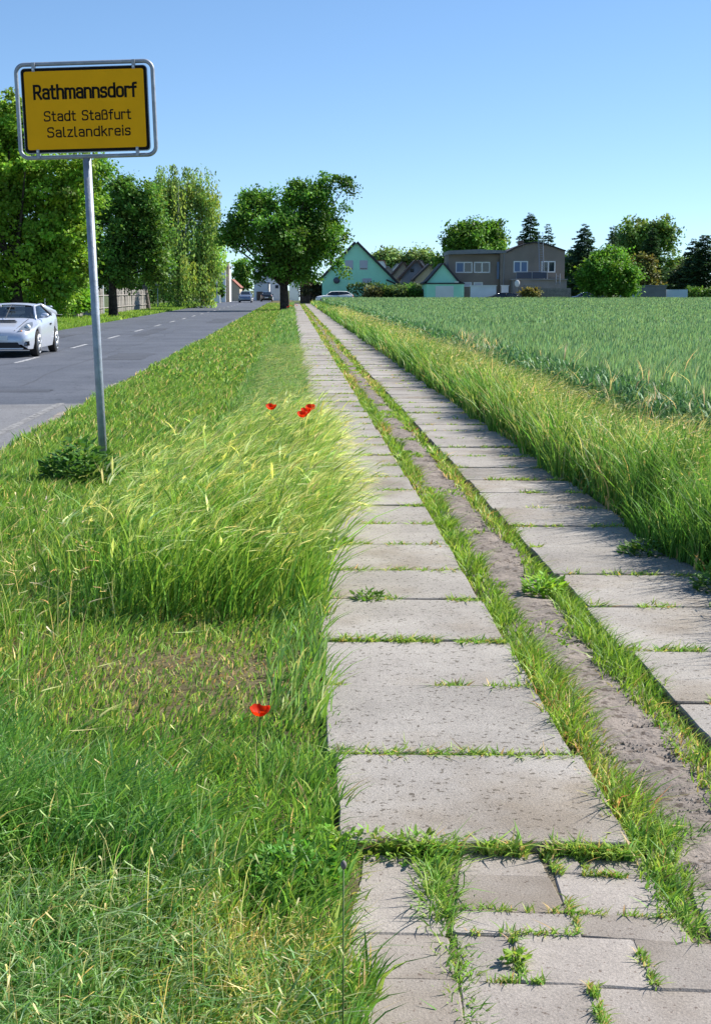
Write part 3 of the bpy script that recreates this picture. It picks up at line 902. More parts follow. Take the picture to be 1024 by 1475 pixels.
weed('bright green leafy clover clump at the grass edge left of the step', (-.17, 3.60, -.05), .17, .17, 760, .026, (.05, .15, .015), name='clover_clump', wide=.6)
weed('second green leafy clump just behind the clover beside the first slab', (-.06, 3.90, -.05), .10, .10, 190, .028, (.10, .22, .025), name='clover_clump', wide=.6)
g = G(600, 1210)
weed('leafy weed in the gap under the step edge of the big slab', (g.x, g.y - .03, -.05), .11, .085, 170, .026, (.11, .21, .03))
g = G(530, 1205)
weed('leafy weed at the left end of the step, beside the grass', (g.x, g.y - .03, -.05), .10, .085, 150, .026, (.12, .215, .03))
g = G(742, 1368)
weed('tiny weed rosette in the joint between small pavers', (g.x, g.y, -.03), .035, .03, 40, .022, (.13, .23, .03), wide=.6)
g = G(530, 862)
weed('small dark weed on the left slab row beside the barley grass', (g.x, g.y, -.02), .09, .07, 90, .04, (.06, .13, .02))
g = G(488, 785)
weed('flat green weed under the overhanging barley ears on the left slab row', (g.x, g.y, -.02), .10, .06, 90, .045, (.09, .18, .025))
g = G(575, 921)
weed('low green weed in a slab joint, midway along the near left row', (g.x, g.y, -.02), .06, .03, 70, .022, (.12, .22, .03))
g = G(783, 850)
weed('bushy green weed in the right grass strip beside the middle strip', (g.x, g.y, -.03), .12, .12, 230, .055, (.11, .225, .025), wide=.35)
g = G(905, 797)
weed('dark leafy weed spreading from the border grass onto the right slabs', (g.x + .12, g.y, -.03), .2, .12, 260, .055, (.045, .11, .018))
g = G(1010, 850)
weed('dark leafy weed at the right picture edge under the border grass', (g.x + .1, g.y, -.03), .16, .18, 260, .05, (.045, .115, .018))
g = G(108, 690)
weed('dark green nettle bush at the foot of the sign post', (g.x + .09, g.y - .2, -.05), .36, .44, 950, .08, (.038, .10, .018), name='nettle_bush', wide=.45)
g = G(172, 682)
weed('paler leafy weed right of the sign post foot', (g.x, g.y, -.05), .13, .18, 160, .06, (.08, .16, .03))


def poppy(label, loc, h, r, lean=(0, 0), group='red poppies in the verge', tilt=0.3):
    t = empty('poppy', loc, 0, label, 'poppy', group)
    top = Vector((lean[0], lean[1], h))
    MB().tube([(0, 0, 0), (lean[0] * .3, lean[1] * .3, h * .5), tuple(top)], [.0022, .002, .0017], 5).build('stem', M['stem'], t)
    az0 = random.random() * 6
    for k in range(4):
        V, Q = [], []
        a0 = az0 + k * math.pi / 2
        rr = r * (1.0 if k % 2 else .93)
        nr, na = 5, 9
        for i in range(nr):
            s = i / (nr - 1)
            for j in range(na):
                a = a0 + (j / (na - 1) - .5) * 2.3
                rad = rr * math.sin(s * 1.35) / math.sin(1.35)
                zz = rr * (1.05 * s ** 1.7 * (.75 + .1 * (k % 2))) + rr * .07 * s * math.sin(j * 2.1 + k)
                V.append((rad * math.cos(a), rad * math.sin(a), zz))
        for i in range(nr - 1):
            for j in range(na - 1):
                b = i * na + j
                Q.append((b, b + 1, b + na + 1, b + na))
        V = np.array(V)
        c, s_ = math.cos(tilt), math.sin(tilt)
        V = np.stack([V[:, 0], V[:, 1] * c - V[:, 2] * s_, V[:, 1] * s_ + V[:, 2] * c], 1) + np.array(top)
        cols = np.tile(np.array([[.78, .045, .008]]), (len(V), 1)) * RNG.uniform(.85, 1.05)
        o = np_mesh('petal', V, np.array(Q), np.zeros((0, 3), int), cols, M['petal'], t)
        for p in o.data.polygons: p.use_smooth = True
    MB().sphere((top.x, top.y - math.sin(tilt) * r * .2, top.z + r * .22), r * .2, 8, 6).build('seed_capsule', M['bud'], t, smooth=True)
    n = 7
    az = RNG.uniform(0, 6.28, n)
    C = np.stack([lean[0] * .1 + 0 * az, 0 * az, RNG.uniform(.02, h * .3, n)], 1)
    A = unit(np.stack([np.cos(az), np.sin(az), 0 * az + .5], 1))
    leaf_mesh('leaves', C, A, unit(np.cross(A, np.array([[0, 0, 1.]]))), np.full(n, h * .3), np.full(n, h * .06), jitter((.08, .15, .05), n), M['grass'], t)
    return t


p = P(375, 1029, 4.45)
poppy('large red poppy alone in the mown grass of the foreground', (p.x - .02, p.y, -.05), p.z + .045, .034, (.02, 0), tilt=.12)
for (x, y, d, lab) in ((441, 592, 10.6, 'lowest red poppy of the cluster on the barley edge by the path'), (447, 587, 10.9, 'rightmost red poppy of the cluster on the barley edge'),
                       (436, 597, 10.4, 'leftmost red poppy of the cluster on the barley edge'), (391, 586, 10.8, 'single red poppy left of the poppy cluster, above the barley ears')):
    p = P(x, y + 4, d)
    poppy(lab, (p.x - .05, p.y, -.05), p.z + .05, .042, (.05, 0))
for i in range(7):
    yy = 104 + i * 1.9
    x = P(414 + 2.2 * i, 450, yy).x
    poppy(['leftmost', 'second from left', 'third from left', 'middle', 'third from right', 'second from right', 'rightmost'][i] + ' of the tiny red poppies at the foot of the big tree', (x, yy, -.05), .40 + .04 * (i % 3), .05, (.03, 0), group='poppies at the foot of the big tree')

# the single plantain stalk standing up in the foreground
tp, bs = P(495, 1247, 2.72), P(493, 1475, 2.70)
t = empty('plantain_stalk', (bs.x, 2.70, -.05), 0, 'single thin stalk with a dark bud in front of the pavers', 'plant')
hh = tp.z + .05
MB().tube([(0, 0, 0), (.002, 0, hh * .5), (tp.x - bs.x, .01, hh)], [.0019, .0017, .0014], 6).build('stem', M['stem'], t, smooth=True)
MB().sphere((tp.x - bs.x, .01, hh + .006), .0065, 10, 8, (1, 1, 1.5)).build('bud', M['bud'], t, smooth=True)
n = 6; az = np.arange(n) * 1.05
A = unit(np.stack([np.cos(az), np.sin(az), 0 * az + .25], 1))
leaf_mesh('leaves', np.zeros((n, 3)), A, unit(np.cross(A, np.array([[0, 0, 1.]]))), np.full(n, .09), np.full(n, .022), jitter((.08, .16, .03), n), M['grass'], t)


# ------------------------------------------------------------------ the town sign
def rnd(pts, r=.26, closed=False, k=5):
    """polyline with rounded corners"""
    pts = [Vector(p) for p in pts]
    out, n = [], len(pts)
    for i, p in enumerate(pts):
        if not closed and i in (0, n - 1): out.append(p); continue
        a, b = pts[i - 1], pts[(i + 1) % n]
        la, lb = (a - p).length, (b - p).length
        q = min(r, la * .499, lb * .499)
        s, e = p + (a - p).normalized() * q, p + (b - p).normalized() * q
        for j in range(k + 1):
            u = j / k
            out.append(s * (1 - u) ** 2 + p * 2 * u * (1 - u) + e * u * u)
    return out, closed


def ln(*p): return [Vector(q) for q in p], False


GL = {
    'o': (.6, [rnd([(0, 0), (.6, 0), (.6, 1), (0, 1)], .3, True)]),
    'n': (.58, [ln((0, 0), (0, 1)), rnd([(0, .1), (0, 1), (.58, 1), (.58, 0)], .3)]),
    'm': (.92, [ln((0, 0), (0, 1)), rnd([(0, .1), (0, 1), (.46, 1), (.46, 0)], .26), rnd([(.46, .1), (.46, 1), (.92, 1), (.92, 0)], .26)]),
    'h': (.58, [ln((0, 0), (0, 1.4)), rnd([(0, .1), (0, 1), (.58, 1), (.58, 0)], .3)]),
    'r': (.40, [ln((0, 0), (0, 1)), rnd([(0, .1), (0, 1), (.40, 1), (.42, .93)], .3)]),
    'a': (.56, [rnd([(.02, .86), (.06, 1), (.56, 1), (.56, 0)], .28), rnd([(.56, .57), (0, .57), (0, 0), (.56, 0), (.56, .3)], .27)]),
    't': (.40, [rnd([(.13, 1.32), (.13, 0), (.40, 0)], .24), ln((-.04, .97), (.38, .97))]),
    's': (.52, [rnd([(.50, .86), (.50, 1), (0, 1), (0, .52), (.52, .52), (.52, 0), (0, 0), (0, .14)], .24)]),
    'd': (.6, [rnd([(0, 0), (.6, 0), (.6, 1), (0, 1)], .3, True), ln((.6, 0), (.6, 1.4))]),
    'f': (.40, [rnd([(.44, 1.4), (.15, 1.4), (.15, 0)], .26), ln((-.04, .97), (.40, .97))]),
    'R': (.66, [ln((0, 0), (0, 1.4)), rnd([(0, 1.4), (.62, 1.4), (.62, .66), (0, .66)], .32), ln((.30, .66), (.68, 0))]),
    'S': (.66, [rnd([(.64, 1.2), (.62, 1.4), (0, 1.4), (0, .73), (.66, .73), (.66, 0), (0, 0), (-.02, .2)], .32)]),
    'ß': (.62, [rnd([(0, 0), (0, 1.4), (.56, 1.4), (.56, .80), (.26, .80)], .28), rnd([(.26, .80), (.62, .80), (.62, 0), (.22, 0)], .28)]),
    'u': (.58, [rnd([(0, 1), (0, 0), (.58, 0), (.58, .9)], .3), ln((.58, 0), (.58, 1))]),
    'l': (.18, [rnd([(0, 1.4), (0, 0), (.20, 0)], .18)]),
    'z': (.52, [ln((0, 1), (.50, 1), (0, 0), (.54, 0))]),
    'k': (.52, [ln((0, 0), (0, 1.4)), ln((.50, 1), (0, .42)), ln((.17, .62), (.54, 0))]),
    'e': (.58, [ln((0, .52), (.58, .52)), rnd([(.58, .52), (.58, 1), (0, 1), (0, 0), (.54, 0), (.55, .1)], .29)]),
    'i': (.0, [ln((0, 0), (0, 1)), ln((0, 1.34), (0, 1.44))]),
    ' ': (.34, []),
}


def lettering(text, width, cap, stroke, gap, parent, x0, z0, y):
    """flat stroked letters in the x-z plane, left end x0, baseline z0"""
    mm = MB()
    tot = sum(GL[c][0] for c in text) + gap * (len(text) - 1)
    sy = cap / 1.4
    sx = (width - stroke) / tot
    cx = 0
    for c in text:
        for pts, closed in GL[c][1]:
            q = [Vector(((cx + p.x) * sx + x0 + stroke / 2, p.y * (sy - stroke / 1.4) + z0 + stroke / 2)) for p in pts]
            n = len(q)
            L, R = [], []
            for i in range(n):
                a = q[i - 1] if (closed or i > 0) else None
                b = q[(i + 1) % n] if (closed or i < n - 1) else None
                d1 = (q[i] - a).normalized() if a is not None and (q[i] - a).length > 1e-7 else None
                d2 = (b - q[i]).normalized() if b is not None and (b - q[i]).length > 1e-7 else None
                d1 = d1 or d2; d2 = d2 or d1
                t = (d1 + d2).normalized()
                nn = Vector((-t.y, t.x))
                mi = max(.5, nn.dot(Vector((-d1.y, d1.x))))
                ext = Vector((0, 0))
                if not closed and i == 0: ext = -d2 * stroke * .5
                if not closed and i == n - 1: ext = d1 * stroke * .5
                L.append(q[i] + ext + nn * stroke * .5 / mi); R.append(q[i] + ext - nn * stroke * .5 / mi)
            k0 = len(mm.v)
            yo = y - .0004 * (len(mm.f) % 3)
            for a, b in zip(L, R): mm.v += [(a.x, yo, a.y), (b.x, yo, b.y)]
            for i in range(n if closed else n - 1):
                j = (i + 1) % n
                mm.f.append((k0 + 2 * i, k0 + 2 * i + 1, k0 + 2 * j + 1, k0 + 2 * j))
        cx += GL[c][0] + gap
    return mm.build('lettering', M['sign_black'], parent)


SGN_D = 12.0
b0 = P(149, 690, SGN_D)
sg = empty('town_sign', (b0.x, SGN_D, -.05), 0, 'yellow town sign with black lettering on a tall grey steel post', 'sign')
sg.rotation_euler = (0, -math.radians(1.45), math.radians(-2.0))
tc = P(121.5, 157.5, SGN_D)                       # centre of the panel
PH = (tc.z + .05)                                 # its height above the base
PW, PHh = 1.05, .682
OX = .02
MB().tube([(0, .055, -.3), (0, .055, 1.0), (0, .055, PH - PHh / 2 - .03)], .035, 20).build('post', M['galv'], sg, smooth=True)
def rrect(w_, h_, r, n=6, y=0, cz=0, cx=0):
    out = []
    for sx, sz, a0 in ((1, 1, 0), (-1, 1, 90), (-1, -1, 180), (1, -1, 270)):
        for i in range(n + 1):
            a = math.radians(a0 + 90 * i / n)
            out.append((cx + sx * (w_ / 2 - r) + r * math.cos(a), y, cz + sz * (h_ / 2 - r) + r * math.sin(a)))
    return out
MB().tube(rrect(PW + .098, PHh + .078, .07, 6, .03, PH, OX), .0175, 10, True).build('frame', M['galv'], sg, smooth=True)
def rplate(w_, h_, r, y0, y1):
    mm = MB()
    mm.prism([(p[0], p[2]) for p in rrect(w_, h_, r, 5, 0, PH, OX)], y0, y1)
    return mm
panel = rplate(PW, PHh, .028, .0, .022).build('panel', M['sign_black'], sg)
rplate(PW + .012, PHh + .012, .035, .005, .03).build('rim', M['galv'], panel)
face = rplate(PW - .046, PHh - .046, .018, -.0025, -.0005).build('yellow_face', M['sign_yellow'], panel)
zt = PH + PHh / 2
lettering('Rathmannsdorf', .83 * PW, .124, .0195, .27, panel, OX - .415 * PW + .005, zt - .372 * PHh, -.0035)
lettering('Stadt', .258 * PW, .086, .0115, .30, panel, OX - .335 * PW,
          zt - .632 * PHh, -.0035)
lettering('Staßfurt', .395 * PW, .086, .0115, .30, panel, OX - .030 * PW, zt - .632 * PHh, -.0035)
lettering('Salzlandkreis', .67 * PW, .086, .0115, .32, panel, OX - .315 * PW, zt - .825 * PHh, -.0035)
for sx in (-.40, .40):
    for sz in (1, -1):
        cl = MB().box(OX + sx * PW - .013, OX + sx * PW + .013, -.006, .045, PH + sz * (PHh / 2 + .05) - (.0 if sz < 0 else .075), PH + sz * (PHh / 2 + .05) + (.075 if sz < 0 else 0)).build('clamp', M['galv'], sg, bevel=.002)
        MB().tube([(OX + sx * PW, -.014, PH + sz * (PHh / 2 - .008)), (OX + sx * PW, -.004, PH + sz * (PHh / 2 - .008))], .009, 8).build('bolt', M['bolt'], cl)
# ------------------------------------------------------------------ buildings
BM = {
    'green': flat('mint_render', (.44, .88, .64), .9, noise=.06, scale=.8),
    'brown': flat('brown_render', (.26, .215, .178), .95, noise=.14, scale=.6),
    'greybase': flat('grey_plinth', (.30, .285, .275), .95, noise=.12, scale=.8),
    'roof_dark': flat('dark_roof', (.045, .042, .045), .8, noise=.2, scale=3),
    'roof_brown': flat('brown_roof', (.12, .075, .055), .85, noise=.2, scale=3),
    'roof_grey': flat('grey_roof', (.22, .225, .235), .8, noise=.15, scale=2),
    'roof_red': flat('red_roof', (.26, .10, .065), .85, noise=.2, scale=3),
    'white': flat('white_paint', (.78, .78, .76), .7, noise=.05, scale=1),
    'whitewall': flat('white_wall', (.80, .82, .84), .9, noise=.08, scale=.8),
    'palewall': flat('pale_blue_wall', (.52, .63, .70), .9, noise=.1, scale=.8),
    'beige': flat('beige_wall', (.48, .40, .29), .9, noise=.1, scale=.8),
    'greywall': flat('grey_wall', (.27, .27, .30), .9, noise=.1, scale=.8),
    'shutter': flat('roller_shutter', (.55, .54, .60), .7),
    'pane': flat('window_pane', (.02, .03, .05), .06, 0, .8),
    'curtain': flat('blue_curtain_pane', (.10, .17, .30), .3, 0, .6),
    'panel_blue': flat('dark_blue_panel', (.05, .055, .10), .35, 0, .6),
    'wood': surface('grey_wood', (.22, .20, .18), (.36, .335, .30), 3, (.6, .58, .55), 30, .6, rough=.95, bump=.5, bscale=30),
    'brick': surface('brown_brick', (.12, .075, .055), (.22, .15, .11), 3, (.6, .6, .6), 20, .6, rough=.95, bump=.4, bscale=20),
    'dark': flat('dark_void', (.03, .03, .032), .9),
    'shedwall': flat('grey_shed_wall', (.20, .20, .205), .9, noise=.15, scale=1),
}


def house(name, label, d, xa, xb, ybase, pts, depth, wall, roof, cat='house', over=.25, roof_t=.18, group=None, slopes=True):
    """front outline given in photo pixels (base corners xa..xb, then pts from right eave over the ridge to the left eave) at distance d, built back by depth"""
    o = P((xa + xb) / 2, ybase, d)
    t = empty(name, (o.x, d, 0), 0, label, cat, group)
    W = [P(*p, d) for p in pts]
    x0, x1 = P(xa, 420, d).x - o.x, P(xb, 420, d).x - o.x
    out = [(x0, -.1), (x1, -.1)] + [(q.x - o.x, q.z) for q in W]
    MB().prism(out, 0, depth).build('wall', BM[wall], t)
    if slopes:
        q = [(v.x - o.x, v.z) for v in W]
        for (ax, az), (bx, bz) in zip(q[:-1], q[1:]):
            dx, dz = bx - ax, bz - az
            L = math.hypot(dx, dz)
            ux, uz = dx / L, dz / L
            nx, nz = (uz, -ux) if -ux * 1 > 0 else (-uz, ux)
            e = over if True else 0
            lo_first = az <= bz
            a2 = (ax - ux * (e if lo_first else 0), az - uz * (e if lo_first else 0))
            b2 = (bx + ux * (0 if lo_first else e), bz + uz * (0 if lo_first else e))
            s = [(a2[0] + nx * .01, a2[1] + nz * .01), (b2[0] + nx * .01, b2[1] + nz * .01), (b2[0] + nx * roof_t, b2[1] + nz * roof_t), (a2[0] + nx * roof_t, a2[1] + nz * roof_t)]
            MB().prism(s, -over, depth + over).build('roof', BM[roof], t)
    return t


def window(t, d, x0, x1, y0, y1, panes=2, frame='white', glass='pane', fw=.09, proud=.05, off=0.0):
    """a window of house t between photo pixels"""
    a, b = P(x0, y1, d), P(x1, y0, d)
    X0, X1, Z0, Z1 = a.x - t.location.x, b.x - t.location.x, a.z, b.z
    Y = off
    wd = MB().box(X0, X1, Y - proud, Y + .02, Z0, Z0 + fw).box(X0, X1, Y - proud, Y + .02, Z1 - fw, Z1).box(X0, X0 + fw, Y - proud, Y + .02, Z0 + fw, Z1 - fw).box(X1 - fw, X1, Y - proud, Y + .02, Z0 + fw, Z1 - fw)
    for k in range(1, panes):
        c = X0 + (X1 - X0) * k / panes
        wd.box(c - fw * .6, c + fw * .6, Y - proud, Y + .02, Z0 + fw, Z1 - fw)
    w_ = wd.build('window', BM[frame], t)
    for k in range(panes):
        c0, c1 = X0 + (X1 - X0) * k / panes, X0 + (X1 - X0) * (k + 1) / panes
        g_ = glass if isinstance(glass, str) else glass[k % len(glass)]
        MB().box(c0 + fw * .7, c1 - fw * .7, Y - .012, Y + .01, Z0 + fw, Z1 - fw).build('pane', BM[g_], w_)
    return w_


def pbox(t, d, x0, x1, y0, y1, name, mat, y_a, y_b, bottom=None):
    a, b = P(x0, y1, d), P(x1, y0, d)
    return MB().box(a.x - t.location.x, b.x - t.location.x, y_a, y_b, a.z if bottom is None else bottom, b.z).build(name, BM[mat] if isinstance(mat, str) else mat, t)


# mint green gabled house
D = 180
gh = house('gabled_house', 'mint green house with a steep dark roof behind the tree', D, 464, 574, 430, [(574, 411), (513, 350), (464, 402)], 11, 'green', 'roof_dark', over=.35, roof_t=.3)
for x0 in (497, 518):
    wn = window(gh, D, x0, x0 + 11.5, 375, 388.5, 1, 'shutter', 'pane', .08)
    a, b = P(x0 + .8, 386, D), P(x0 + 10.7, 375.8, D)
    MB().box(a.x - gh.location.x, b.x - gh.location.x, -.03, -.014, a.z, b.z).build('roller_shutter', BM['shutter'], wn)
window(gh, D, 522, 535, 401, 409, 2, 'shutter', 'shutter')
c = P(485, 404, D)
MB().sphere((c.x - gh.location.x, -.3, c.z), .42, 14, 8, (1, .25, 1)).build('satellite_dish', BM['panel_blue'], gh, smooth=True)
pbox(gh, D, 474, 479, 366, 382, 'chimney', 'brick', 2.0, 2.8)
# low wing at its right
wg = house('house_extension', 'low mint green extension at the right foot of the green house', D - .6, 556, 572, 430, [(572, 411), (556, 404)], 5, 'green', 'roof_dark', cat='extension', over=.2)

# small houses between green house and garage
h1 = house('small_house', 'small grey gabled house with pale roof beyond the hedge', 262, 551, 566, 430, [(566, 392), (558, 384), (551, 395)], 9, 'greywall', 'roof_grey', over=.3)
h2 = house('small_house', 'small beige gabled house with brown roof beyond the hedge', 246, 564, 590, 430, [(590, 397), (581, 378), (564, 398)], 10, 'beige', 'roof_brown', over=.4, roof_t=.3)
h3 = house('small_house', 'lilac grey gabled house with dark red roof, larger of the row', 238, 578, 612, 430, [(612, 392), (600, 376), (578, 400)], 10, 'greywall', 'roof_brown', over=.5, roof_t=.35)
window(h3, 238, 591, 596, 387, 392, 1, 'dark', 'pane')
h4 = house('small_house', 'small beige gabled house with dark roof beside the green garage', 230, 598, 626, 430, [(626, 392), (620, 381), (598, 402)], 9, 'beige', 'roof_dark', over=.4, roof_t=.3)
h5 = house('small_house', 'distant house with orange tiled roof under the far trees', 300, 540, 556, 430, [(556, 384), (553, 376), (543, 376), (540, 384)], 8, 'whitewall', 'roof_red', over=.2)
h6 = house('small_house', 'distant grey roofed house with a pale dish between far roofs', 275, 566, 580, 430, [(580, 388), (573, 380), (566, 388)], 8, 'whitewall', 'roof_grey', over=.2)
h7 = house('small_house', 'distant house with dark blue roof above the lilac house', 285, 600, 612, 430, [(612, 384), (607, 375), (600, 380)], 8, 'greywall', 'roof_dark', over=.3)

# mint garage
D = 166
gg = house('garage', 'mint green garage with white door and steep gable roof', D, 612, 664, 430, [(664, 408.5), (660, 407), (638, 380.5), (615, 407), (612, 408.5)], 7, 'green', 'roof_dark', cat='garage', over=.25, roof_t=.22)
pbox(gg, D, 613.5, 667, 408.5, 430, 'front_wall', 'green', -1.2, -.002, 0)
pbox(gg, D, 626, 652, 412, 430, 'garage_door', 'white', -1.26, -1.19, 0)
pbox(gg, D, 612.5, 668, 407.3, 409.2, 'fascia', 'roof_dark', -1.3, -.01)
pbox(gg, D, 653, 659, 405.4, 407.2, 'white_gutter_box', 'white', -1.5, -1.31)

# brown house: flat-roofed left wing, shallow-gabled right wing
D = 168
bh = empty('two_storey_house', (P(729, 420, D).x, D, 0), 0, 'dark brown rendered two-storey house with white windows', 'house')
X = lambda x: P(x, 420, D).x - bh.location.x
Z = lambda y: P(729, y, D).z
MB().box(X(646), X(719), .8, 9, -.1, Z(366)).build('left_wing_wall', BM['brown'], bh)
MB().prism([(X(645), Z(366.5)), (X(728), Z(364.5)), (X(728), Z(361)), (X(690), Z(359)), (X(645), Z(361))], -.2, 9.4).build('roof_slab', BM['roof_grey'], bh)
MB().prism([(X(719.5), -.1), (X(812), -.1), (X(812), Z(362)), (X(795), Z(356)), (X(780), Z(351.5)), (X(768), Z(350)), (X(756), Z(352)), (X(740), Z(358)), (X(729), Z(364)), (X(719.5), Z(365))], -.02, 9).build('right_wing_wall', BM['brown'], bh)
rf = [(X(813), Z(362)), (X(795), Z(355.6)), (X(780), Z(351)), (X(768), Z(349.5)), (X(756), Z(351.5)), (X(740), Z(357.5)), (X(728.6), Z(363.6))]
MB().prism(rf + [(x, z + .12) for x, z in rf[::-1]], -.3, 9.3).build('roof', BM['roof_dark'], bh)
ch = pbox(bh, D, 751, 758, 345, 354, 'chimney', 'brick', 3, 4)
for x0, x1, y0, y1, gl in ((656.5, 681, 377, 393, ('curtain', 'pane')), (683, 706.5, 377, 393, 'pane')):
    window(bh, D, x0, x1, y0, y1, 2, 'white', gl, .13, off=.8)
window(bh, D, 666.5, 680, 406.5, 413, 1, 'white', 'shutter', .12, off=.8)
window(bh, D, 682.5, 696, 406.5, 413, 1, 'white', 'shutter', .12, off=.8)
window(bh, D, 739, 760, 376, 392.5, 2, 'white', 'curtain', .13, off=-.02)
window(bh, D, 779, 799.5, 376, 392.5, 2, 'white', ('pane', 'pane'), .13, off=-.02)
pbox(bh, D, 716, 719.3, 377, 402, 'side_window', 'curtain', .4, .79)
MB().tube([(X(724.5), -.1, 0), (X(724.5), -.1, Z(366))], .06, 8).build('downpipe', BM['greybase'], bh)
gf = pbox(bh, D, 735, 812, 403, 430, 'ground_floor', 'greybase', -2.2, -.03, -.1)
pbox(bh, D, 751, 768, 411, 416, 'basement_window', 'pane', -2.26, -2.19)
bl = pbox(bh, D, 733, 813, 402, 403.6, 'terrace_slab', 'greybase', -2.45, -.03)
for a, b in ((740, 761.5), (763, 783)):
    pbox(bh, D, a, b, 392.5, 401, 'balcony_panel', 'panel_blue', -2.36, -2.30)
rl = MB()
for x in (740, 762, 783.6): rl.tube([(X(x), -2.33, Z(403)), (X(x), -2.33, Z(391.5))], .035, 6)
rl.tube([(X(740), -2.33, Z(391.8)), (X(784), -2.33, Z(391.8))], .03, 6)
rl.build('balcony_railing', M['galv'], bh)
rl = MB()
for x in (795.5, 801): rl.tube([(X(x), -2.6, Z(410)), (X(x), -2.6, Z(394.5))], .05, 6)
for y in (398, 402, 407): rl.tube([(X(795.5), -2.6, Z(y)), (X(801), -2.6, Z(y))], .03, 6)
rl.build('metal_steps', M['galv'], bh)
# thin ladder on the wall
ld = empty('ladder', (P(776, 420, D).x, D - .25, 0), 0, 'thin metal ladder standing against the brown house wall and roof', 'ladder')
for x in (-.26, .26): MB().tube([(x, -2.0, Z(403)), (x, .0, Z(334))], .035, 6).build('rail', M['galv'], ld)
for k in range(20):
    u = (k + .5) / 20
    MB().tube([(-.26, -2.0 + 2 * u, Z(403) + u * (Z(334) - Z(403))), (.26, -2.0 + 2 * u, Z(403) + u * (Z(334) - Z(403)))], .02, 5).build('rung', M['galv'], ld)
c = P(744.5, 408.5, D - 3)
sd = empty('satellite_dish', (c.x, D - 3, 0), 0, 'white satellite dish in front of the brown house', 'satellite dish')
MB().sphere((0, 0, c.z), .42, 16, 8, (.72, .22, 1)).build('dish', BM['white'], sd, smooth=True)
MB().tube([(0, .1, 0), (0, .1, c.z)], .03, 6).build('pole', M['galv'], sd)


def wall_thing(name, label, d, x0, x1, y0, mat, th=.25, cat='wall', cap=None, group=None):
    a, b = P(x0, y0, d), P(x1, y0, d)
    t = empty(name, ((a.x + b.x) / 2, d, 0), 0, label, cat, group)
    hw = (b.x - a.x) / 2
    t['kind'] = 'thing'
    MB().box(-hw, hw, 0, th, -.1, a.z).build('wall_face', BM[mat], t)
    if cap: MB().box(-hw - .08, hw + .08, -.08, th + .08, a.z + .004, a.z + .10).build('coping', BM[cap], t)
    return t


wall_thing('garden_wall', 'white garden wall in front of the left wing of the brown house', 164, 677.5, 714.5, 412, 'whitewall', cap='white')
wall_thing('garden_wall', 'short white wall piece right of the dark car roof', 165, 722, 732, 412, 'whitewall', cap='white')
wall_thing('garden_wall', 'dark fence wall in front of the brown house terrace', 163.5, 746, 822, 415, 'wood', .15)
sh = wall_thing('flat_shed', 'low grey flat-roofed shed between two pale walls', 162, 921, 959, 412, 'shedwall', 4, 'shed', 'roof_grey')
wall_thing('garden_wall', 'pale blue wall left of the grey shed', 162.5, 893, 920.5, 415.5, 'palewall')
wall_thing('garden_wall', 'pale blue wall right of the grey shed', 162.5, 959.5, 990, 417, 'palewall')

# end of the street behind the tree
D = 215
s1 = house('street_house', 'white street house with grey corner at the far left of the road', 196, 305, 325, 434, [(325, 384), (305, 384)], 9, 'whitewall', 'roof_grey', over=.3)
pbox(s1, 196, 326, 329.5, 377, 434, 'chimney_stack', 'beige', .5, 1.5, -.1)
window(s1, 196, 311, 316, 392, 400, 1, 'white', 'pane')
s2 = house('street_house', 'small house with red tiled lean-to roof by the far road', 212, 329, 346, 434, [(345, 414), (333, 403)], 5, 'beige', 'roof_red', over=.2, roof_t=.15)
s3 = house('street_house', 'grey roofed white house facing the end of the road', 240, 366, 396, 434, [(396, 404), (372, 381), (366, 392)], 10, 'whitewall', 'roof_grey', over=.3)
s4 = house('street_house', 'white flat house with brown garage door at the road end', 226, 367, 386, 434, [(386, 408), (367, 408)], 8, 'white', 'roof_grey', over=.15)
pbox(s4, 226, 370, 379, 420, 434, 'garage_door', 'brick', -.06, 0, -.05)
s5 = house('street_house', 'bright white house beside the big tree trunk', 222, 389, 408, 434, [(408, 400), (389, 400)], 8, 'white', 'roof_grey', over=.15)
window(s5, 222, 396, 402, 410, 416, 1, 'shutter', 'pane')
s6 = house('street_house', 'blue grey house right of the big tree trunk', 232, 417, 431, 434, [(431, 408), (424, 402), (417, 408)], 8, 'palewall', 'roof_dark', over=.2)
s7 = wall_thing('garden_wall', 'brown brick garden wall behind the white parked car', 190, 432, 500, 413, 'brick', .3)

# ------------------------------------------------------------------ fence, gate, road sign left of the road
def fence_at(px, base_y):
    g_ = G(px, base_y)
    return g_
fa, fb = G(108, 459), G(213, 446)
ft = empty('board_fence', (fa.x, fa.y, 0), 0, 'weathered grey wooden board fence along the far side of the road', 'fence')
n = 58
for i in range(n):
    u = i / (n - 1)
    if .30 < u < .40: continue
    c = fa.lerp(fb, u) - fa
    h = 1.62 + random.uniform(-.07, .07) + (.12 if i % 9 == 0 else 0)
    bd = MB().prism([(-.24, -.05), (.24, -.05), (.24, h - .05), (.0, h + .06), (-.24, h - .05)], -.02, .02).build('board', BM['wood'], ft)
    bd.location = (c.x, c.y, 0)
    bd.rotation_euler = (random.uniform(-.03, .03), random.uniform(-.02, .02), math.atan2(fb.y - fa.y, fb.x - fa.x) + random.uniform(-.05, .05))
for z in (.45, 1.25):
    MB().tube([(0 + .06, .05, z), (fb.x - fa.x + .06, fb.y - fa.y + .05, z)], .04, 4).build('rail', BM['wood'], ft)
gt0 = P(147, 450, 91)
gt = empty('garden_gate', (gt0.x, 91, 0), 0, 'narrow pale metal garden gate in the wooden fence', 'gate')
for x in (-.25, .12): MB().tube([(x, 0, -.05), (x, 0, 2.0 if x > 0 else 1.7)], .05, 8).build('post', BM['white'], gt)
for z in (.5, 1.0, 1.4): MB().tube([(-.25, 0, z), (.12, 0, z)], .025, 6).build('bar', BM['white'], gt)

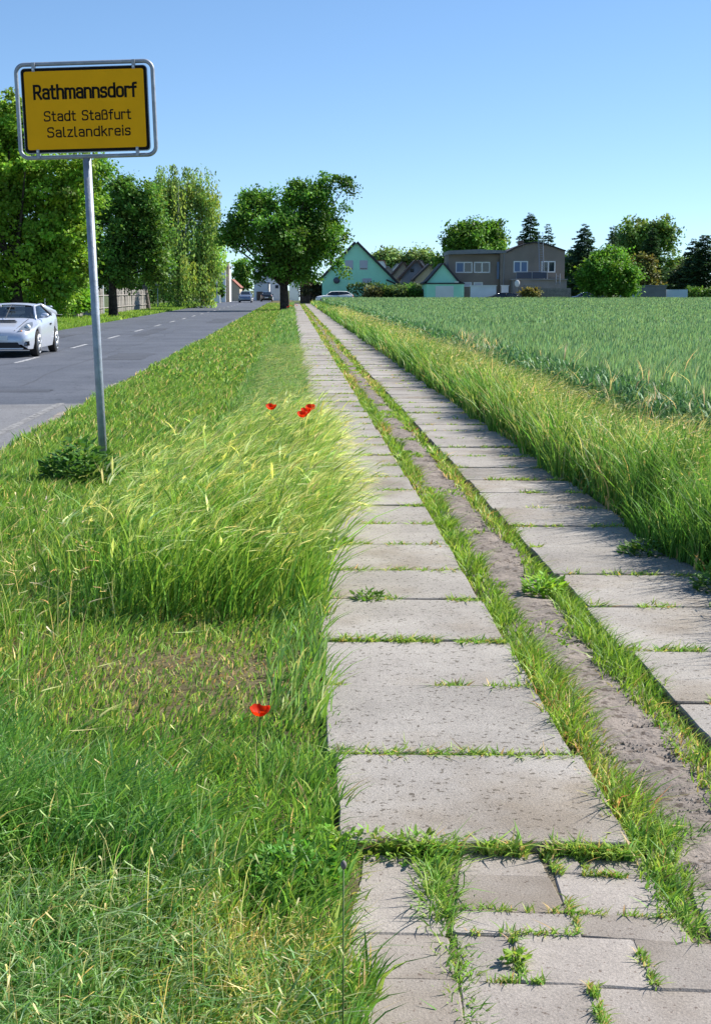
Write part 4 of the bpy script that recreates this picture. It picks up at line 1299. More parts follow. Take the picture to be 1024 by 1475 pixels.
# chain-link fence left of the boards
wf = empty('wire_fence', (G(66, 461).x, G(66, 461).y, 0), 0, 'sagging wire fence with thin posts left of the wooden fence', 'fence')
wd_ = G(108, 459) - G(66, 461)
for k in range(4):
    MB().tube([(wd_.x * k / 3, wd_.y * k / 3, -.05), (wd_.x * k / 3, wd_.y * k / 3, 1.5)], .03, 6).build('post', M['galv'], wf)
for z in (.3, .7, 1.1, 1.45):
    MB().tube([(0, 0, z), tuple(wd_ * .5 + Vector((0, 0, z - .04))), tuple(wd_ + Vector((0, 0, z)))], .008, 4).build('wire', M['galv'], wf)

ts0 = P(228, 440, 128)
ts = empty('warning_sign', (ts0.x, 128, 0), 0, 'triangular road sign on a thin pole, seen nearly edge-on', 'road sign')
MB().tube([(0, 0, -.1), (0, 0, 2.85)], .035, 8).build('pole', M['galv'], ts)
pl = MB().prism([(-.45, 2.0), (.45, 2.0), (0, 2.8)], -.05, -.035).build('plate', BM['roof_grey'], ts)
pl.rotation_euler = (0, 0, math.radians(62))
ss0 = P(313, 432, 185)
ss = empty('street_sign', (ss0.x, 185, 0), 0, 'small white plate on a pole by the far white house', 'road sign')
MB().tube([(0, 0, -.1), (0, 0, 3.0)], .05, 8).build('pole', M['galv'], ss)
MB().box(-.5, .15, -.06, -.03, 2.5, 3.0).build('plate', BM['white'], ss)
bx0 = P(312, 432, 183)
cb = empty('cabinet', (bx0.x, 183, 0), 0, 'white utility cabinet on the pavement by the far white house', 'cabinet')
MB().box(-.5, .5, -.2, .2, -.1, 1.0).build('body', BM['white'], cb)
MB().box(-.55, .55, -.25, .25, 1.004, 1.08).build('lid', BM['roof_grey'], cb)


# ------------------------------------------------------------------ cars
CM = {
    'silver': flat('silver_paint', (.56, .59, .66), .25, .4, .6),
    'white': flat('white_car_paint', (.78, .79, .80), .25, 0, .6),
    'black': flat('dark_car_paint', (.018, .017, .02), .18, 0, .7),
    'blue': flat('dark_blue_paint', (.03, .04, .09), .2, .2, .7),
    'greyblue': flat('grey_blue_paint', (.16, .20, .27), .22, .4, .6),
    'glass': glassy('car_glass', (.012, .018, .024), .30),
    'glass_dark': flat('dark_car_glass', (.012, .016, .02), .06, 0, .8),
    'tyre': flat('tyre', (.015, .015, .016), .85),
    'rim': flat('alloy', (.42, .43, .45), .4, .5),
    'trim': flat('black_trim', (.012, .012, .014), .6),
    'lamp': flat('headlamp', (.16, .18, .21), .08, 0, .9),
    'red': flat('tail_lamp', (.35, .015, .01), .25),
    'plate': flat('number_plate', (.72, .73, .72), .5),
    'seat': flat('seat_cloth', (.03, .03, .035), .9),
    'orange': flat('indicator', (.7, .22, .02), .3),
}


def interp(tab, s):
    for (a, va), (b, vb) in zip(tab[:-1], tab[1:]):
        if s <= b:
            u = max(0, min(1, (s - a) / (b - a)))
            u = u * u * (3 - 2 * u) * .5 + u * .5
            return va + (vb - va) * u
    return tab[-1][1]


def make_car(label, loc, rz, L, W, H, wb, deck, width, cabin, paint, wheel_r=.31, glass='glass_dark', name='parked_car', rear_view=False, spoiler=False, coupe=False):
    """car along local y, nose at -y. deck: (s, z) of hood, belt and boot; width: (s, half width); cabin: (s0 cowl, s1 roof front, s2 roof rear, s3 base rear)"""
    t = empty(name, loc, rz, label, 'car')
    axf, axr = -wb / 2 - .02, wb / 2 - .02
    sill = .20
    rows = []
    N = 70
    for i in range(N + 1):
        s = i / N
        y = -L / 2 + L * s
        zt = interp(deck, s); hw = interp(width, s)
        zl = sill + (.12 * max(0, 1 - s / .05) ** 2) + .15 * max(0, (s - .95) / .05) ** 2
        for ax in (axf, axr):
            q = (wheel_r + .055) ** 2 - (y - ax) ** 2
            if q > 0: zl = max(zl, wheel_r + math.sqrt(q))
        zl = min(zl, zt - .08)
        zm = zl + (zt - zl) * .55
        r = []
        prof = [(hw * .955, zl), (hw, zl + (zm - zl) * .5), (hw, zm), (hw * .985, zl + (zt - zl) * .8), (hw * .94, zt - .035), (hw * .86, zt), (hw * .45, zt + .025), (0, zt + .03)]
        for x, z in prof: r.append((x, y, z))
        for x, z in prof[-2::-1]: r.append((-x, y, z))
        rows.append(r)
    mm = MB(); mm.grid(rows)
    mm.poly(rows[0][::-1]); mm.poly(rows[-1])
    body = mm.build('body', CM[paint], t, smooth=True)
    MB().box(-W / 2 * .86, W / 2 * .86, -L / 2 + .25, L / 2 - .25, .18, .45).build('underbody', CM['trim'], t)
    # cabin
    c0, c1, c2, c3 = [-L / 2 + L * q for q in cabin]
    zb0, zb3 = interp(deck, cabin[0]) + .0, interp(deck, cabin[3]) + .0
    hb, hr = interp(width, .5) * .93, interp(width, .5) * .68
    zr = H
    n = 12
    grows = []
    for i in range(n + 1):
        u = i / n
        y_b = c0 + (c3 - c0) * u
        y_t = c1 + (c2 - c1) * u
        zb = interp(deck, (y_b + L / 2) / L) - .03
        ztp = zr - .05 - .04 * abs(2 * u - 1) ** 2.5
        taper = 1 - .10 * abs(2 * u - 1) ** 2
        grows.append([(hb * taper, y_b, zb), (hr * taper + (hb - hr) * .42 * taper, y_b * .45 + y_t * .55, zb + (ztp - zb) * .58), (hr * taper, y_t, ztp)])
    gm = MB()
    gm.grid([list(r) for r in grows]); gm.grid([[(-p[0], p[1], p[2]) for p in r] for r in grows])
    gl = gm.build('side_windows', CM[glass], t, smooth=True)
    def screen(r, nm):
        w_ = MB(); w_.grid([[(p[0] * k, p[1] - (0.05 if nm == 'windscreen' else -.04) * (1 - k * k), p[2]) for k in (-1, -.6, -.2, .2, .6, 1)] for p in r])
        return w_.build(nm, CM[glass], t, smooth=True)
    screen(grows[0], 'windscreen'); screen(grows[-1], 'rear_window')
    rr = []
    for i in range(n + 1):
        q = grows[i][2]
        rr.append([(q[0] * k * 1.02, q[1], q[2] + .005 + .05 * (1 - k * k) ** .7) for k in (-1, -.85, -.5, 0, .5, .85, 1)])
    rf_ = MB(); rf_.grid(rr); rf_.build('roof', CM[paint], t, smooth=True)
    for sgn in (1, -1):
        for idx, nm, rad in ((0, 'front_pillar', .035), (n, 'rear_pillar', .05 if not coupe else .09), (6 if not coupe else 8, 'middle_pillar', .03)):
            MB().tube([(sgn * p[0] * 1.003, p[1], p[2]) for p in grows[idx]], rad, 6).build(nm, CM[paint] if idx != (6 if not coupe else 8) else CM['trim'], t, smooth=True)
        MB().tube([(sgn * grows[i][2][0] * 1.01, grows[i][2][1], grows[i][2][2]) for i in range(n + 1)], .025, 6).build('roof_rail', CM[paint], t, smooth=True)
        # mirror
        ym = c0 + .28
        zb = interp(deck, (ym + L / 2) / L)
        MB().sphere((sgn * (hb + .10), ym, zb + .08), .105, 12, 8, (1, .62, .62)).build('mirror', CM[paint], t, smooth=True)
        # door handle, sill, indicator
        MB().box(sgn * (W / 2 + .004) - .012, sgn * (W / 2 + .004) + .012, .35, .52, zb - .17, zb - .13).build('door_handle', CM['trim'], t)
        for ax in (axf, axr):
            xw = sgn * (W / 2 - .10)
            wl = MB().tube([(xw - .10, ax, wheel_r), (xw - .08, ax, wheel_r), (xw + .08, ax, wheel_r), (xw + .10, ax, wheel_r)], [wheel_r - .03, wheel_r, wheel_r, wheel_r - .03], 26).build('wheel', CM['tyre'], t)
            xo = xw + sgn * .102
            rim = MB().tube([(xo - .012, ax, wheel_r), (xo + .012, ax, wheel_r)], wheel_r * .30, 12)
            for k in range(5):
                a = k * 1.2566 + .3
                e = Vector((0, math.cos(a), math.sin(a)))
                rim.tube([(xo, ax, wheel_r), (xo, ax + e.y * wheel_r * .70, wheel_r + e.z * wheel_r * .70)], [.045, .035], 5)
            ring = [(xo, ax + math.cos(a) * wheel_r * .72, wheel_r + math.sin(a) * wheel_r * .72) for a in [k * .2618 for k in range(24)]]
            rim.tube(ring, .022, 5, True)
            rim.build('rim', CM['rim'], wl, smooth=True)
        # lamps
        zd = interp(deck, .06)
        hwf = interp(width, .03)
        if not coupe:
            MB().sphere((sgn * hwf * .80, -L / 2 + .14, zd - .10), .13, 10, 8, (1.3, .9, .8)).build('headlight', CM['lamp'], t, smooth=True)
        zr_ = interp(deck, .96)
        MB().sphere((sgn * interp(width, .98) * .84, L / 2 - .10, zr_ - .20), .13, 10, 8, (1.1, .8, 1.1)).build('tail_light', CM['red'], t, smooth=True)
    ye = L / 2 + .004
    MB().box(-.26, .26, ye - .02, ye + .012, .52, .63).build('number_plate', CM['plate'], t)
    return t, grows, hb


# silver sports coupe coming towards the camera
cd = G(58.6, 511.5)
L_, W_ = 4.33, 1.735
deck = [(0, .56), (.03, .66), (.10, .72), (.22, .82), (.34, .91), (.55, .95), (.75, 1.0), (.92, 1.04), (1, .98)]
width = [(0, .62), (.025, .74), (.10, .83), (.2, .867), (.8, .867), (.95, .80), (1, .70)]
rz = math.atan(-SL) + .0
cx = cd.x - W_ / 2 - .08
car, gr, hb = make_car('silver sports coupe with headlights facing the camera, cut by the left picture edge', (cx, cd.y + 1.30, -.026), LANE + math.radians(0), L_, W_, 1.30, 2.60, deck, width, (.30, .50, .68, .93), 'silver', .315, 'glass', 'silver_car', coupe=True)
yf = -L_ / 2
MB().box(-.26, .26, yf - .035, yf - .005, .42, .53).build('number_plate', CM['plate'], car)
MB().prism([(-.58, .24), (.58, .24), (.50, .37), (-.50, .37)], yf - .012, yf + .03).build('lower_grille', CM['trim'], car)
MB().prism([(-.62, .205), (.62, .205), (.63, .235), (-.63, .235)], yf - .03, yf + .03).build('lip', CM['silver'], car)
for s in (1, -1):
    # swept headlight wrapping from the bumper up the wing
    pts = [(.50, -2.075, .615), (.62, -2.045, .60), (.765, -1.90, .66), (.80, -1.66, .76), (.76, -1.50, .83), (.64, -1.66, .80), (.56, -1.86, .725)]
    mm = MB(); k = len(pts)
    mm.v += [(s * x, y - .03, z + .025) for x, y, z in pts] + [(s * x * .97, y + .06, z - .05) for x, y, z in pts]
    mm.f.append(tuple(range(k)))
    for i in range(k): mm.f.append((i, (i + 1) % k, k + (i + 1) % k, k + i))
    hl = mm.build('headlight', CM['lamp'], car)
    MB().sphere((s * .70, -1.83, .735), .065, 10, 8).build('lamp_bulb', CM['plate'], hl, smooth=True)
    MB().sphere((s * .575, -2.05, .628), .035, 8, 6).build('indicator_lamp', CM['orange'], hl, smooth=True)
    fg = MB().prism([(s * .60, .28), (s * .77, .29), (s * .76, .40), (s * .62, .38)], -2.12, -2.02).build('fog_lamp_housing', CM['trim'], car)
    MB().sphere((s * .68, -2.12, .335), .04, 10, 6, (1, .4, 1)).build('fog_lamp', CM['lamp'], fg, smooth=True)
    MB().tube([(s * .42, -2.08, .655), (s * .50, -1.5, .80), (s * .56, -.95, .915)], .008, 5).build('hood_crease', CM['trim'], car)
MB().prism([(-.34, .0), (.34, .0), (.28, .045), (-.28, .045)], 0, .1).build('hood_scoop', CM['trim'], car).location = (0, -1.35, .85)
MB().sphere((0, -2.16, .60), .07, 12, 8, (1.3, .3, .8)).build('badge', CM['trim'], car, smooth=True)
sp = MB().prism([(-.66, 1.17), (.66, 1.17), (.64, 1.21), (-.64, 1.21)], 1.84, 2.10).build('spoiler', CM['silver'], car, bevel=.01)
for s in (1, -1): MB().box(s * .58 - .03, s * .58 + .03, 1.88, 2.05, 1.0, 1.168).build('spoiler_leg', CM['silver'], car)
MB().tube([(0, -1.02, .93), (0, -.20, 1.27)], .008, 4).build('wiper_strip', CM['trim'], car)  # thin dark strip up the middle of the windscreen
for s in (1, -1):
    st = MB().sphere((s * .36, .28, .78), .26, 10, 8, (.9, .35, 1.0)).sphere((s * .36, .34, 1.08), .13, 10, 8, (1, .45, .8)).build('seat', CM['seat'], car, smooth=True)
MB().tube([(.36 + .17 * math.cos(a), -.38 + .05 * math.sin(a), .86 + .17 * math.sin(a)) for a in [k * .3927 for k in range(16)]], .015, 6, True).build('steering_wheel', CM['trim'], car, smooth=True)
MB().tube([(-.10, -.30, 1.17), (.10, -.30, 1.17)], .03, 8).build('inner_mirror', CM['trim'], car)
# the driver, one skinned body
me = bpy.data.meshes.new('person')
vs = [(0, .05, .36), (0, .08, .62), (0, .06, .84), (0, .04, .92), (0, .02, 1.05), (.17, .06, .80), (.25, -.10, .62), (.15, -.36, .66), (-.17, .06, .80), (-.25, -.10, .62), (-.15, -.36, .66), (.10, -.25, .36), (-.10, -.25, .36)]
es = [(0, 1), (1, 2), (2, 3), (3, 4), (2, 5), (5, 6), (6, 7), (2, 8), (8, 9), (9, 10), (0, 11), (0, 12)]
me.from_pydata(vs, es, [])
me.materials.append(flat('dark_shirt_and_skin', (.14, .10, .09), .8))
po = bpy.data.objects.new('person', me); COL.objects.link(po)
po.modifiers.new('skin', 'SKIN'); ssf = po.modifiers.new('subd', 'SUBSURF'); ssf.levels = ssf.render_levels = 1
for i, r in enumerate([.15, .15, .12, .055, .095, .065, .05, .035, .065, .05, .035, .08, .08]):
    me.skin_vertices[0].data[i].radius = (r, r * .85)
me.skin_vertices[0].data[0].use_root = True
rot = Matrix.Rotation(LANE, 4, 'Z')
po.location = Vector((cx, cd.y + 1.30, -.026)) + rot @ Vector((.36, .12, .10))
po.rotation_euler = (0, 0, LANE)
tag(po, 'driver with hands on the wheel inside the silver coupe', 'person')
MB().sphere((0, .035, 1.075), .098, 12, 8, (1, 1, .95)).build('hair', flat('dark_hair', (.03, .022, .016), .8), po, smooth=True)

hatch_deck = [(0, .62), (.03, .74), (.12, .84), (.25, .94), (.5, .97), (.8, 1.0), (.97, 1.0), (1, .9)]
hatch_w = [(0, .66), (.03, .78), (.12, .86), (.85, .86), (.97, .80), (1, .72)]
suv_deck = [(0, .70), (.03, .84), (.12, .94), (.26, 1.03), (.5, 1.06), (.85, 1.12), (.97, 1.10), (1, .95)]
for lab, x, y, d, rz, L, W, H, dk, cab, pt in (
        ('white estate car parked sideways behind the path and tree', 482, 430, 168, math.radians(-90), 4.5, 1.8, 1.52, suv_deck, (.24, .40, .84, .98), 'white'),
        ('grey blue car driving at the far end of the road', 354, 433, 188, LANE, 4.1, 1.76, 1.52, suv_deck, (.24, .42, .82, .97), 'greyblue'),
        ('dark car seen from behind at the far end of the road', 384.5, 432, 205, LANE + math.pi, 4.2, 1.76, 1.45, hatch_deck, (.26, .42, .80, .97), 'black'),
        ('dark car parked sideways by the white garden wall', 721, 430, 162, math.radians(-90), 4.4, 1.76, 1.36, hatch_deck, (.26, .44, .80, .97), 'black'),
        ('dark blue car parked under the round green tree', 842, 430, 160.5, math.radians(-90), 4.3, 1.76, 1.42, hatch_deck, (.26, .44, .80, .97), 'blue')):
    p = P(x, y, d)
    make_car(lab, (p.x, d, -.03 if x > 400 else -.026), rz, L, W, H, L * .6, dk, hatch_w, cab, pt, .32, name='parked_car' if x > 400 else 'distant_car')
# ------------------------------------------------------------------ trees
def tree(name, label, d, base_px, lobes, nclump, per, leaf, col, tr, limbs=18, cr=.7, bark='bark', droop=0.0, fork=.42, group=None, lean=0.0, shell=.45, mat='leaf', cat='tree', depth=.9, flatten=.75, colvar=.36):
    """broad-leaved tree. lobes: (px, py, rx, ry) ellipses in photo pixels at distance d"""
    k = d / F_PX
    bx = P(base_px, 430, d).x
    t = empty(name, (bx, d, -.06), 0, label, cat, group)
    LB = []
    for lobe in lobes:
        px, py, rx, ry = lobe[:4]
        c = P(px, py, d)
        LB.append((c.x - bx, RNG.uniform(-.25, .25) * rx * k if len(lobe) < 5 else lobe[4], c.z, rx * k, rx * k * depth, ry * k))
    LB = np.array(LB)
    vol = (LB[:, 3] * LB[:, 4] * LB[:, 5]) ** .75
    which = RNG.choice(len(LB), nclump, p=vol / vol.sum())
    dr = unit(RNG.normal(0, 1, (nclump, 3)))
    rad = RNG.random(nclump) ** shell
    rad *= np.where(RNG.random(nclump) < .18, RNG.uniform(1.0, 1.25, nclump), .78 + .26 * RNG.random(nclump))
    C = LB[which, :3] + dr * rad[:, None] * LB[which, 3:]
    C[:, 2] = np.maximum(C[:, 2], .7)
    # leaves
    n = nclump * per
    ci = np.repeat(np.arange(nclump), per)
    crs = cr * RNG.uniform(.4, 1.3, nclump)
    off = np.clip(RNG.normal(0, 1, (n, 3)), -2.1, 2.1) * np.array([.5, .5, .5 * flatten]) * crs[ci][:, None]
    pos = C[ci] + off
    if droop:
        strand = RNG.integers(0, 7, n)
        sa = strand * 0.9 + ci * 1.7
        pos = C[ci] + np.stack([np.cos(sa) * crs[ci] * .55, np.sin(sa) * crs[ci] * .55, np.zeros(n)], 1) + RNG.normal(0, .06, (n, 3))
        pos[:, 2] -= RNG.random(n) * droop * (.5 + crs[ci])
    nrm = unit(RNG.normal(0, 1, (n, 3)) + np.array([0, 0, .9]) + .5 * unit(pos - LB[which[ci], :3]))
    A = unit(np.cross(nrm, RNG.normal(0, 1, (n, 3)))); U = np.cross(nrm, A)
    if droop: A = unit(A * .6 + np.array([0, 0, -1.])); U = unit(np.cross(nrm, A))
    cv = np.clip(RNG.normal(1, colvar, nclump), .45, 1.7)
    cols = jitter(col, n, .2, .22) * cv[ci][:, None]
    yel = RNG.random(nclump) < .2
    cols[yel[ci]] *= np.array([1.35, 1.12, .9])
    s = leaf * RNG.uniform(.6, 1.35, n)
    leaf_mesh('crown', pos, A, U, s, s * (.62 if not droop else .45), np.clip(cols, .004, .5), M[mat], t, seg6=False)
    # trunk and limbs
    top = LB[:, 2].max()
    cz = float(np.average(LB[:, 2], weights=vol))
    fz = max(.9, cz * fork)
    mm = MB()
    mx = float(np.average(LB[:, 0], weights=vol))
    mm.tube([(0, 0, -.15), (0.02 * tr, 0, .25), (lean * fz * .4, 0, fz * .55), (lean * fz, 0, fz)], [tr * 1.45, tr * 1.08, tr * .95, tr * .85], 10)
    mm.tube([(lean * fz, 0, fz - .05), (lean * fz + (mx - lean * fz) * .4, .1, fz + (cz - fz) * .7), (mx, 0, cz + (top - cz) * .6)], [tr * .85, tr * .5, tr * .12], 8)
    for i in RNG.choice(nclump, min(limbs, nclump), replace=False):
        e = C[i]
        s0 = Vector((lean * fz, 0, fz * random.uniform(.8, 1.05)))
        if e[2] < s0.z + .3: s0.z = max(.6, e[2] - .3)
        m1 = s0.lerp(Vector(e), .45) + Vector((0, 0, random.uniform(0, .5)))
        mm.tube([tuple(s0), tuple(m1), tuple(s0.lerp(Vector(e), .8) + Vector((0, 0, .15))), tuple(e)], [tr * random.uniform(.32, .5), tr * .25, tr * .12, tr * .04], 6)
    mm.build('trunk', M[bark], t, smooth=True)
    return t


def conifer(name, label, d, px, top_y, rpx, col, base_z=.6, dens=1.0, group=None, ragged=.35, leafs=.42):
    k = d / F_PX
    tp = P(px, top_y, d)
    H, R = tp.z + .06, rpx * k
    t = empty(name, (tp.x, d, -.06), 0, label, 'tree', group)
    mm = MB(); mm.tube([(0, 0, -.1), (0, 0, H * .5), (0, 0, H)], [.035 * R + .12, .02 * R + .06, .02], 8)
    Cs, As, Ls = [], [], []
    z = base_z
    while z < H - .15:
        u = (z - base_z) / (H - base_z)
        r = 1.35 * R * (1 - u) ** .7 * (1 - ragged * random.random()) + .15
        nb = max(5, int((11 if u < .7 else 8) * dens))
        a0 = random.random() * 6
        for b in range(nb):
            a = a0 + b * 6.283 / nb + random.uniform(-.25, .25)
            rb = r * random.uniform(.6, 1.15)
            zj = z + random.uniform(-.35, .35)
            nt_ = max(8, int(rb * 34 * dens))
            ss = np.linspace(.08, 1, nt_) ** .8
            zz = zj + rb * (.10 * ss - .42 * ss ** 1.6 + .22 * ss ** 4) + RNG.normal(0, .05, nt_)
            px_ = np.cos(a) * rb * ss; py_ = np.sin(a) * rb * ss
            wid = .42 * rb * (1.05 - ss * .8)
            sidew = RNG.uniform(-1, 1, nt_) * wid
            Cs.append(np.stack([px_ - np.sin(a) * sidew, py_ + np.cos(a) * sidew, zz], 1))
            an = a + RNG.normal(0, .5, nt_)
            As.append(np.stack([np.cos(an), np.sin(an), RNG.uniform(-.5, .25, nt_)], 1))
            Ls.append(np.full(nt_, leafs * (.6 + .4 * min(1, rb))))
            if b % 3 == 0: mm.tube([(0, 0, zj), (px_[-1] * .9, py_[-1] * .9, float(zz[-1]))], [.035, .01], 4)
        z += max(.24, (.52 - .25 * u) / dens)
    C, A, L = np.concatenate(Cs), unit(np.concatenate(As)), np.concatenate(Ls)
    n = len(C)
    tipn = max(6, int(10 * dens))
    U = unit(np.cross(A, RNG.normal(0, .5, (n, 3)) + [0, 0, 1]))
    cols = jitter(col, n, .15, .35)
    leaf_mesh('crown', C, A, U, L * RNG.uniform(.6, 1.2, n), L * .42, cols, M['needle'], t, seg6=False)
    mm.build('trunk', M['bark'], t, smooth=True)
    return t


def hedge(name, label, d, x0, x1, ytop, depth, col, leaf=.22, dens=160, rough=.12, cat='hedge', group=None):
    a, b = P(x0, ytop, d), P(x1, ytop, d)
    t = empty(name, ((a.x + b.x) / 2, d, -.06), 0, label, cat, group)
    W, H = b.x - a.x, a.z
    n = int(W * (H + depth) * dens)
    x = RNG.uniform(-W / 2, W / 2, n); f_ = RNG.random(n) < H / (H + depth)
    y = np.where(f_, RNG.normal(0, rough, n), RNG.uniform(0, depth, n)); z = np.where(f_, RNG.uniform(.0, H, n), H + RNG.normal(0, rough, n))
    z = z * (1 + .18 * (vnoise(x, x * 0, 1.3, d) - .5)); y = y + .5 * (vnoise(x, z, .9, d + 2) - .5)
    nrm = unit(RNG.normal(0, 1, (n, 3)) + np.array([0, -.5, .6]))
    A = unit(np.cross(nrm, RNG.normal(0, 1, (n, 3)))); U = np.cross(nrm, A)
    s = leaf * RNG.uniform(.6, 1.3, n)
    cols = jitter(col, n, .2, .3) * (.7 + .6 * vnoise(x, z, .7, d + 4))[:, None]
    leaf_mesh('foliage', np.stack([x, y, z], 1), A, U, s, s * .65, cols, M['leaf'], t, seg6=False)
    mm = MB()
    for i in range(max(2, int(W / 1.2))):
        xx = -W / 2 + (i + .5) * W / max(2, int(W / 1.2))
        mm.tube([(xx, depth * .5, -.05), (xx + .1, depth * .5, H * .8)], [.06, .02], 5)
    mm.build('stems', M['bark'], t)
    return t


LG, MG, DG, YG = (.10, .195, .022), (.075, .165, .022), (.04, .095, .02), (.17, .29, .03)
# the big lone tree on the verge
tree('verge_tree', 'large spreading tree with flat lopsided crown on the verge', 113, 410, [(408, 335, 66, 52), (352, 318, 34, 38), (375, 290, 40, 20), (440, 282, 32, 26), (462, 304, 32, 26), (452, 345, 48, 42), (478, 335, 26, 34), (458, 276, 20, 16), (470, 264, 16, 12), (486, 256, 15, 9), (500, 264, 11, 7), (506, 274, 6, 6), (342, 345, 26, 14), (425, 375, 40, 22), (330, 335, 20, 16), (490, 385, 8, 10), (398, 392, 40, 14), (438, 398, 26, 12)],
     410, 125, .25, (.052, .13, .018), .36, 34, .78, shell=.5, fork=.36, lean=-.03)
# left of the road
tree('roadside_tree', 'tall yellow green tree at the left picture edge behind the silver car', 68, 24, [(20, 250, 75, 95), (80, 290, 58, 70), (-20, 340, 60, 80), (60, 370, 60, 60), (105, 360, 35, 55), (10, 170, 55, 40), (105, 275, 38, 40), (125, 240, 26, 22), (85, 415, 35, 34), (-5, 420, 30, 30)],
     500, 135, .21, LG, .34, 26, .62, shell=.55, colvar=.34)
tree('roadside_tree', 'dark green tree with a black trunk in front of the wooden fence', 86, 163, [(175, 330, 42, 55), (200, 290, 36, 30), (165, 380, 34, 34), (215, 345, 30, 45), (180, 270, 26, 20), (225, 385, 22, 22)],
     230, 125, .21, (.05, .115, .02), .27, 20, .6, fork=.5)
tree('roadside_tree', 'small crooked tree with pale trunk at the end of the fence', 116, 213, [(215, 395, 22, 18), (232, 372, 20, 20), (200, 372, 18, 16)], 46, 80, .26, MG, .22, 8, .7, bark='bark_pale', lean=-.12, fork=.6)
tree('weeping_birch', 'tall weeping birch with hanging pale green branches', 131, 258, [(250, 255, 42, 32), (285, 270, 34, 36), (240, 310, 46, 50), (290, 330, 32, 50), (262, 370, 46, 48), (300, 378, 20, 34), (230, 262, 26, 26), (308, 288, 12, 22)],
     330, 110, .28, (.115, .19, .05), .26, 24, .8, bark='birch_bark', droop=2.4, fork=.6)
tree('roadside_tree', 'bright yellow green low tree right of the weeping birch', 150, 292, [(298, 382, 22, 26), (308, 360, 14, 18), (285, 400, 22, 20), (312, 345, 12, 10)], 80, 90, .32, (.13, .27, .02), .2, 10, .8)
tree('shrub', 'dense green shrub mass behind the wire fence', 80, 82, [(75, 425, 40, 28), (40, 430, 40, 24), (105, 405, 28, 34), (110, 435, 20, 16)], 150, 110, .24, (.09, .20, .02), .10, 12, .55, cat='shrub')
tree('shrub', 'dark shrubbery behind the wooden fence', 136, 180, [(150, 405, 36, 24), (190, 412, 36, 22), (232, 415, 24, 20), (130, 380, 30, 30)], 120, 100, .28, (.03, .075, .016), .10, 12, .7, cat='shrub')
tree('background_tree', 'dark tree behind the left roadside trees under the sign', 118, 130, [(135, 300, 40, 60), (110, 260, 34, 36), (150, 250, 14, 24), (120, 360, 50, 50)], 130, 100, .32, (.07, .16, .022), .3, 10, .9)
tree('street_tree', 'rounded green tree between the far street houses', 250, 348, [(348, 398, 16, 20), (352, 384, 10, 12)], 50, 80, .5, MG, .25, 8, 1.0)
tree('shrub', 'dark cypress-like shrub in front of the far white house', 188, 316, [(316, 414, 5, 18)], 22, 60, .35, DG, .08, 4, .5, cat='shrub')
# behind the houses
tree('background_tree', 'wide bright green tree behind the brown house', 205, 684, [(684, 350, 46, 32), (660, 365, 26, 34), (706, 345, 26, 24), (668, 335, 22, 16), (640, 392, 14, 26)], 230, 105, .45, (.058, .135, .018), .4, 14, 1.15)
tree('background_tree', 'tall broad tree with drooping right side among the conifers', 215, 928, [(922, 338, 34, 26), (948, 335, 24, 22), (905, 355, 24, 34), (965, 352, 10, 24), (925, 375, 34, 40), (966, 372, 7, 10)], 210, 100, .48, (.062, .125, .028), .42, 16, 1.3)
tree('round_tree', 'round bright green tree in front of the brown house corner', 154, 878, [(872, 392, 34, 34), (895, 400, 26, 26), (852, 400, 22, 24), (880, 372, 24, 16), (862, 378, 16, 12), (900, 415, 18, 12)], 240, 120, .31, (.062, .15, .018), .28, 14, .9, shell=.6)
tree('background_tree', 'pale green poplar-like tree left of the rightmost conifers', 235, 978, [(975, 395, 24, 28), (990, 380, 14, 18), (960, 400, 16, 22)], 90, 80, .5, (.10, .20, .035), .3, 8, 1.2)
tree('background_tree', 'dark green tree filling the gap left of the round tree', 200, 825, [(826, 392, 22, 34), (815, 405, 14, 24)], 80, 80, .5, DG, .3, 8, 1.2)
tree('background_tree', 'brownish green round-topped tree in front of the tall dark spruce', 176, 925, [(926, 398, 17, 32)], 90, 90, .38, (.07, .085, .025), .25, 8, .9)
tree('background_tree', 'dusty dark pine clump left of the rightmost spruces', 190, 985, [(985, 400, 15, 24), (975, 410, 16, 18)], 80, 80, .42, (.045, .075, .035), .25, 8, 1.)
conifer('spruce_tree', 'tall spruce with twin top behind the brown house roof', 210, 764, 306, 30, (.028, .062, .022), 1, 1.0)
conifer('spruce_tree', 'slim spruce right of the twin-topped spruce', 212, 790, 322, 15, (.03, .065, .024), 1, .9)
conifer('spruce_tree', 'blue grey spruce between brown house and round tree', 195, 842, 324, 34, (.035, .07, .04), 1, 1.0)
conifer('spruce_tree', 'slim spruce left of the tall broad tree', 205, 883, 324, 20, (.034, .072, .032), 1, .9)
conifer('spruce_tree', 'tall dark spruce in front of the broad tree', 182, 939, 330, 24, (.026, .06, .02), 1, 1.1)
conifer('spruce_tree', 'dark spruce at the right picture edge', 180, 1016, 338, 32, (.026, .055, .022), 1, 1.1)
conifer('spruce_tree', 'second dark spruce, left of the one at the right edge', 188, 1001, 343, 22, (.028, .058, .024), 1, 1.0)
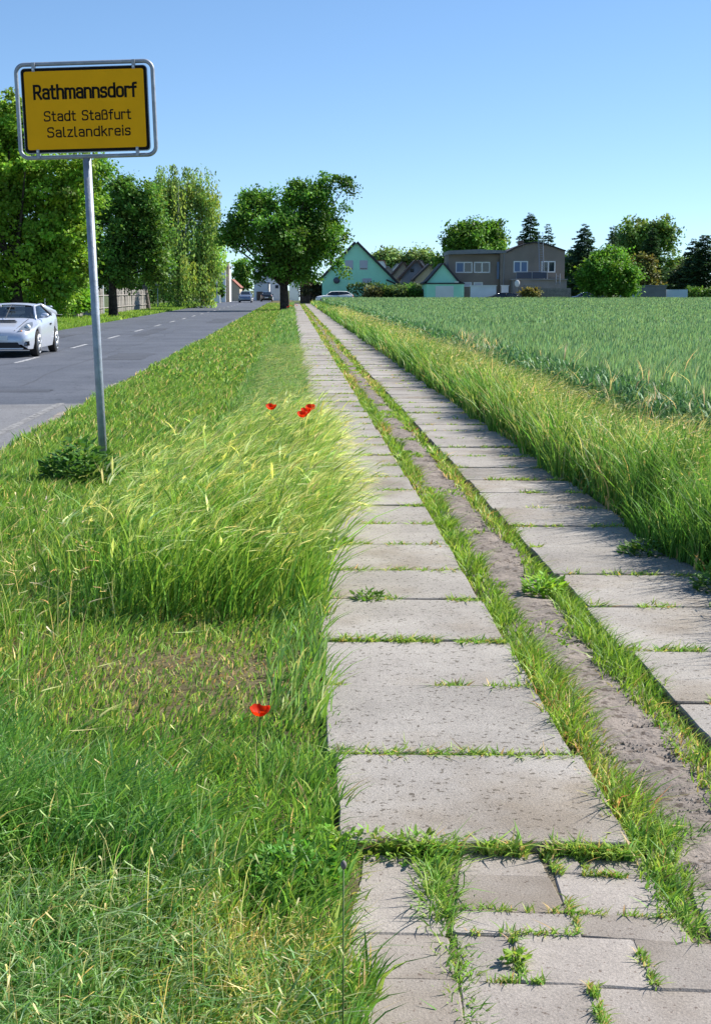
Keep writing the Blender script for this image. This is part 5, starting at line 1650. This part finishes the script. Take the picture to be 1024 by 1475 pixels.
# far wood
for i, (px, py, rx, ry, lab) in enumerate(((560, 372, 16, 13, 'leftmost rounded far tree beyond the roofs'), (590, 370, 20, 14, 'tallest pale far tree beyond the roofs'), (614, 373, 16, 13, 'right far tree beyond the roofs'), (632, 390, 12, 20, 'darker far tree beside the brown house'), (546, 374, 10, 11, 'far tree just right of the green gable'))):
    tree('far_tree', lab, 390, px, [(px, py, rx, ry), (px + rx * .4, py + 10, rx * .8, ry), (px - rx * .5, py + 12, rx * .7, ry)], 70, 70, .85, (.10, .165, .055), .4, 4, 2.0, group='trees on the far skyline')
# hedges and bushes in front of the green house
hedge('clipped_hedge', 'long dark clipped hedge in front of the green house', 176, 500, 614, 410, 1.2, (.035, .07, .02), .3, 70)
for i, (px, rx, ry, col, lab) in enumerate(((537, 12, 10, (.06, .07, .03), 'brownish bush, leftmost before the long hedge'), (556, 10, 9, (.05, .10, .025), 'green bush second from left before the long hedge'), (577, 12, 9, (.05, .085, .03), 'dull green bush in the middle before the long hedge'), (596, 13, 10, (.05, .125, .02), 'brightest green bush before the long hedge'), (613, 9, 9, (.06, .065, .03), 'brown green bush next to the mint garage'))):
    tree('bush', lab, 170, px, [(px, 424, rx, ry)], 26, 70, .34, col, .06, 6, .6, cat='bush', group='bushes before the long hedge')
tree('bush', 'yellow bush on the terrace wall of the brown house', 162, 764, [(764, 421, 11, 7)], 22, 70, .30, (.11, .11, .03), .05, 6, .5, cat='bush')
tree('bush', 'yellow green bush left of the green house corner', 182, 478, [(479, 411, 8, 5)], 18, 70, .3, (.17, .22, .03), .05, 6, .5, cat='bush')
tree('bush', 'dark brown bush behind the white parked car', 186, 448, [(446, 412, 14, 12), (462, 420, 12, 8)], 50, 70, .36, (.055, .055, .03), .08, 6, .7, cat='bush')
hedge('clipped_hedge', 'clipped dark green hedge at the right end of the field', 163, 990, 1045, 415.5, 1.5, (.05, .11, .015), .3, 80)
for px, ry in ((850, 8), (905, 5)):
    tree('bush', 'low green bush by the field edge ' + ('under the round tree' if px == 850 else 'beside the pale blue wall'), 166, px, [(px, 424, 14, ry)], 22, 60, .34, DG, .05, 5, .6, cat='bush')
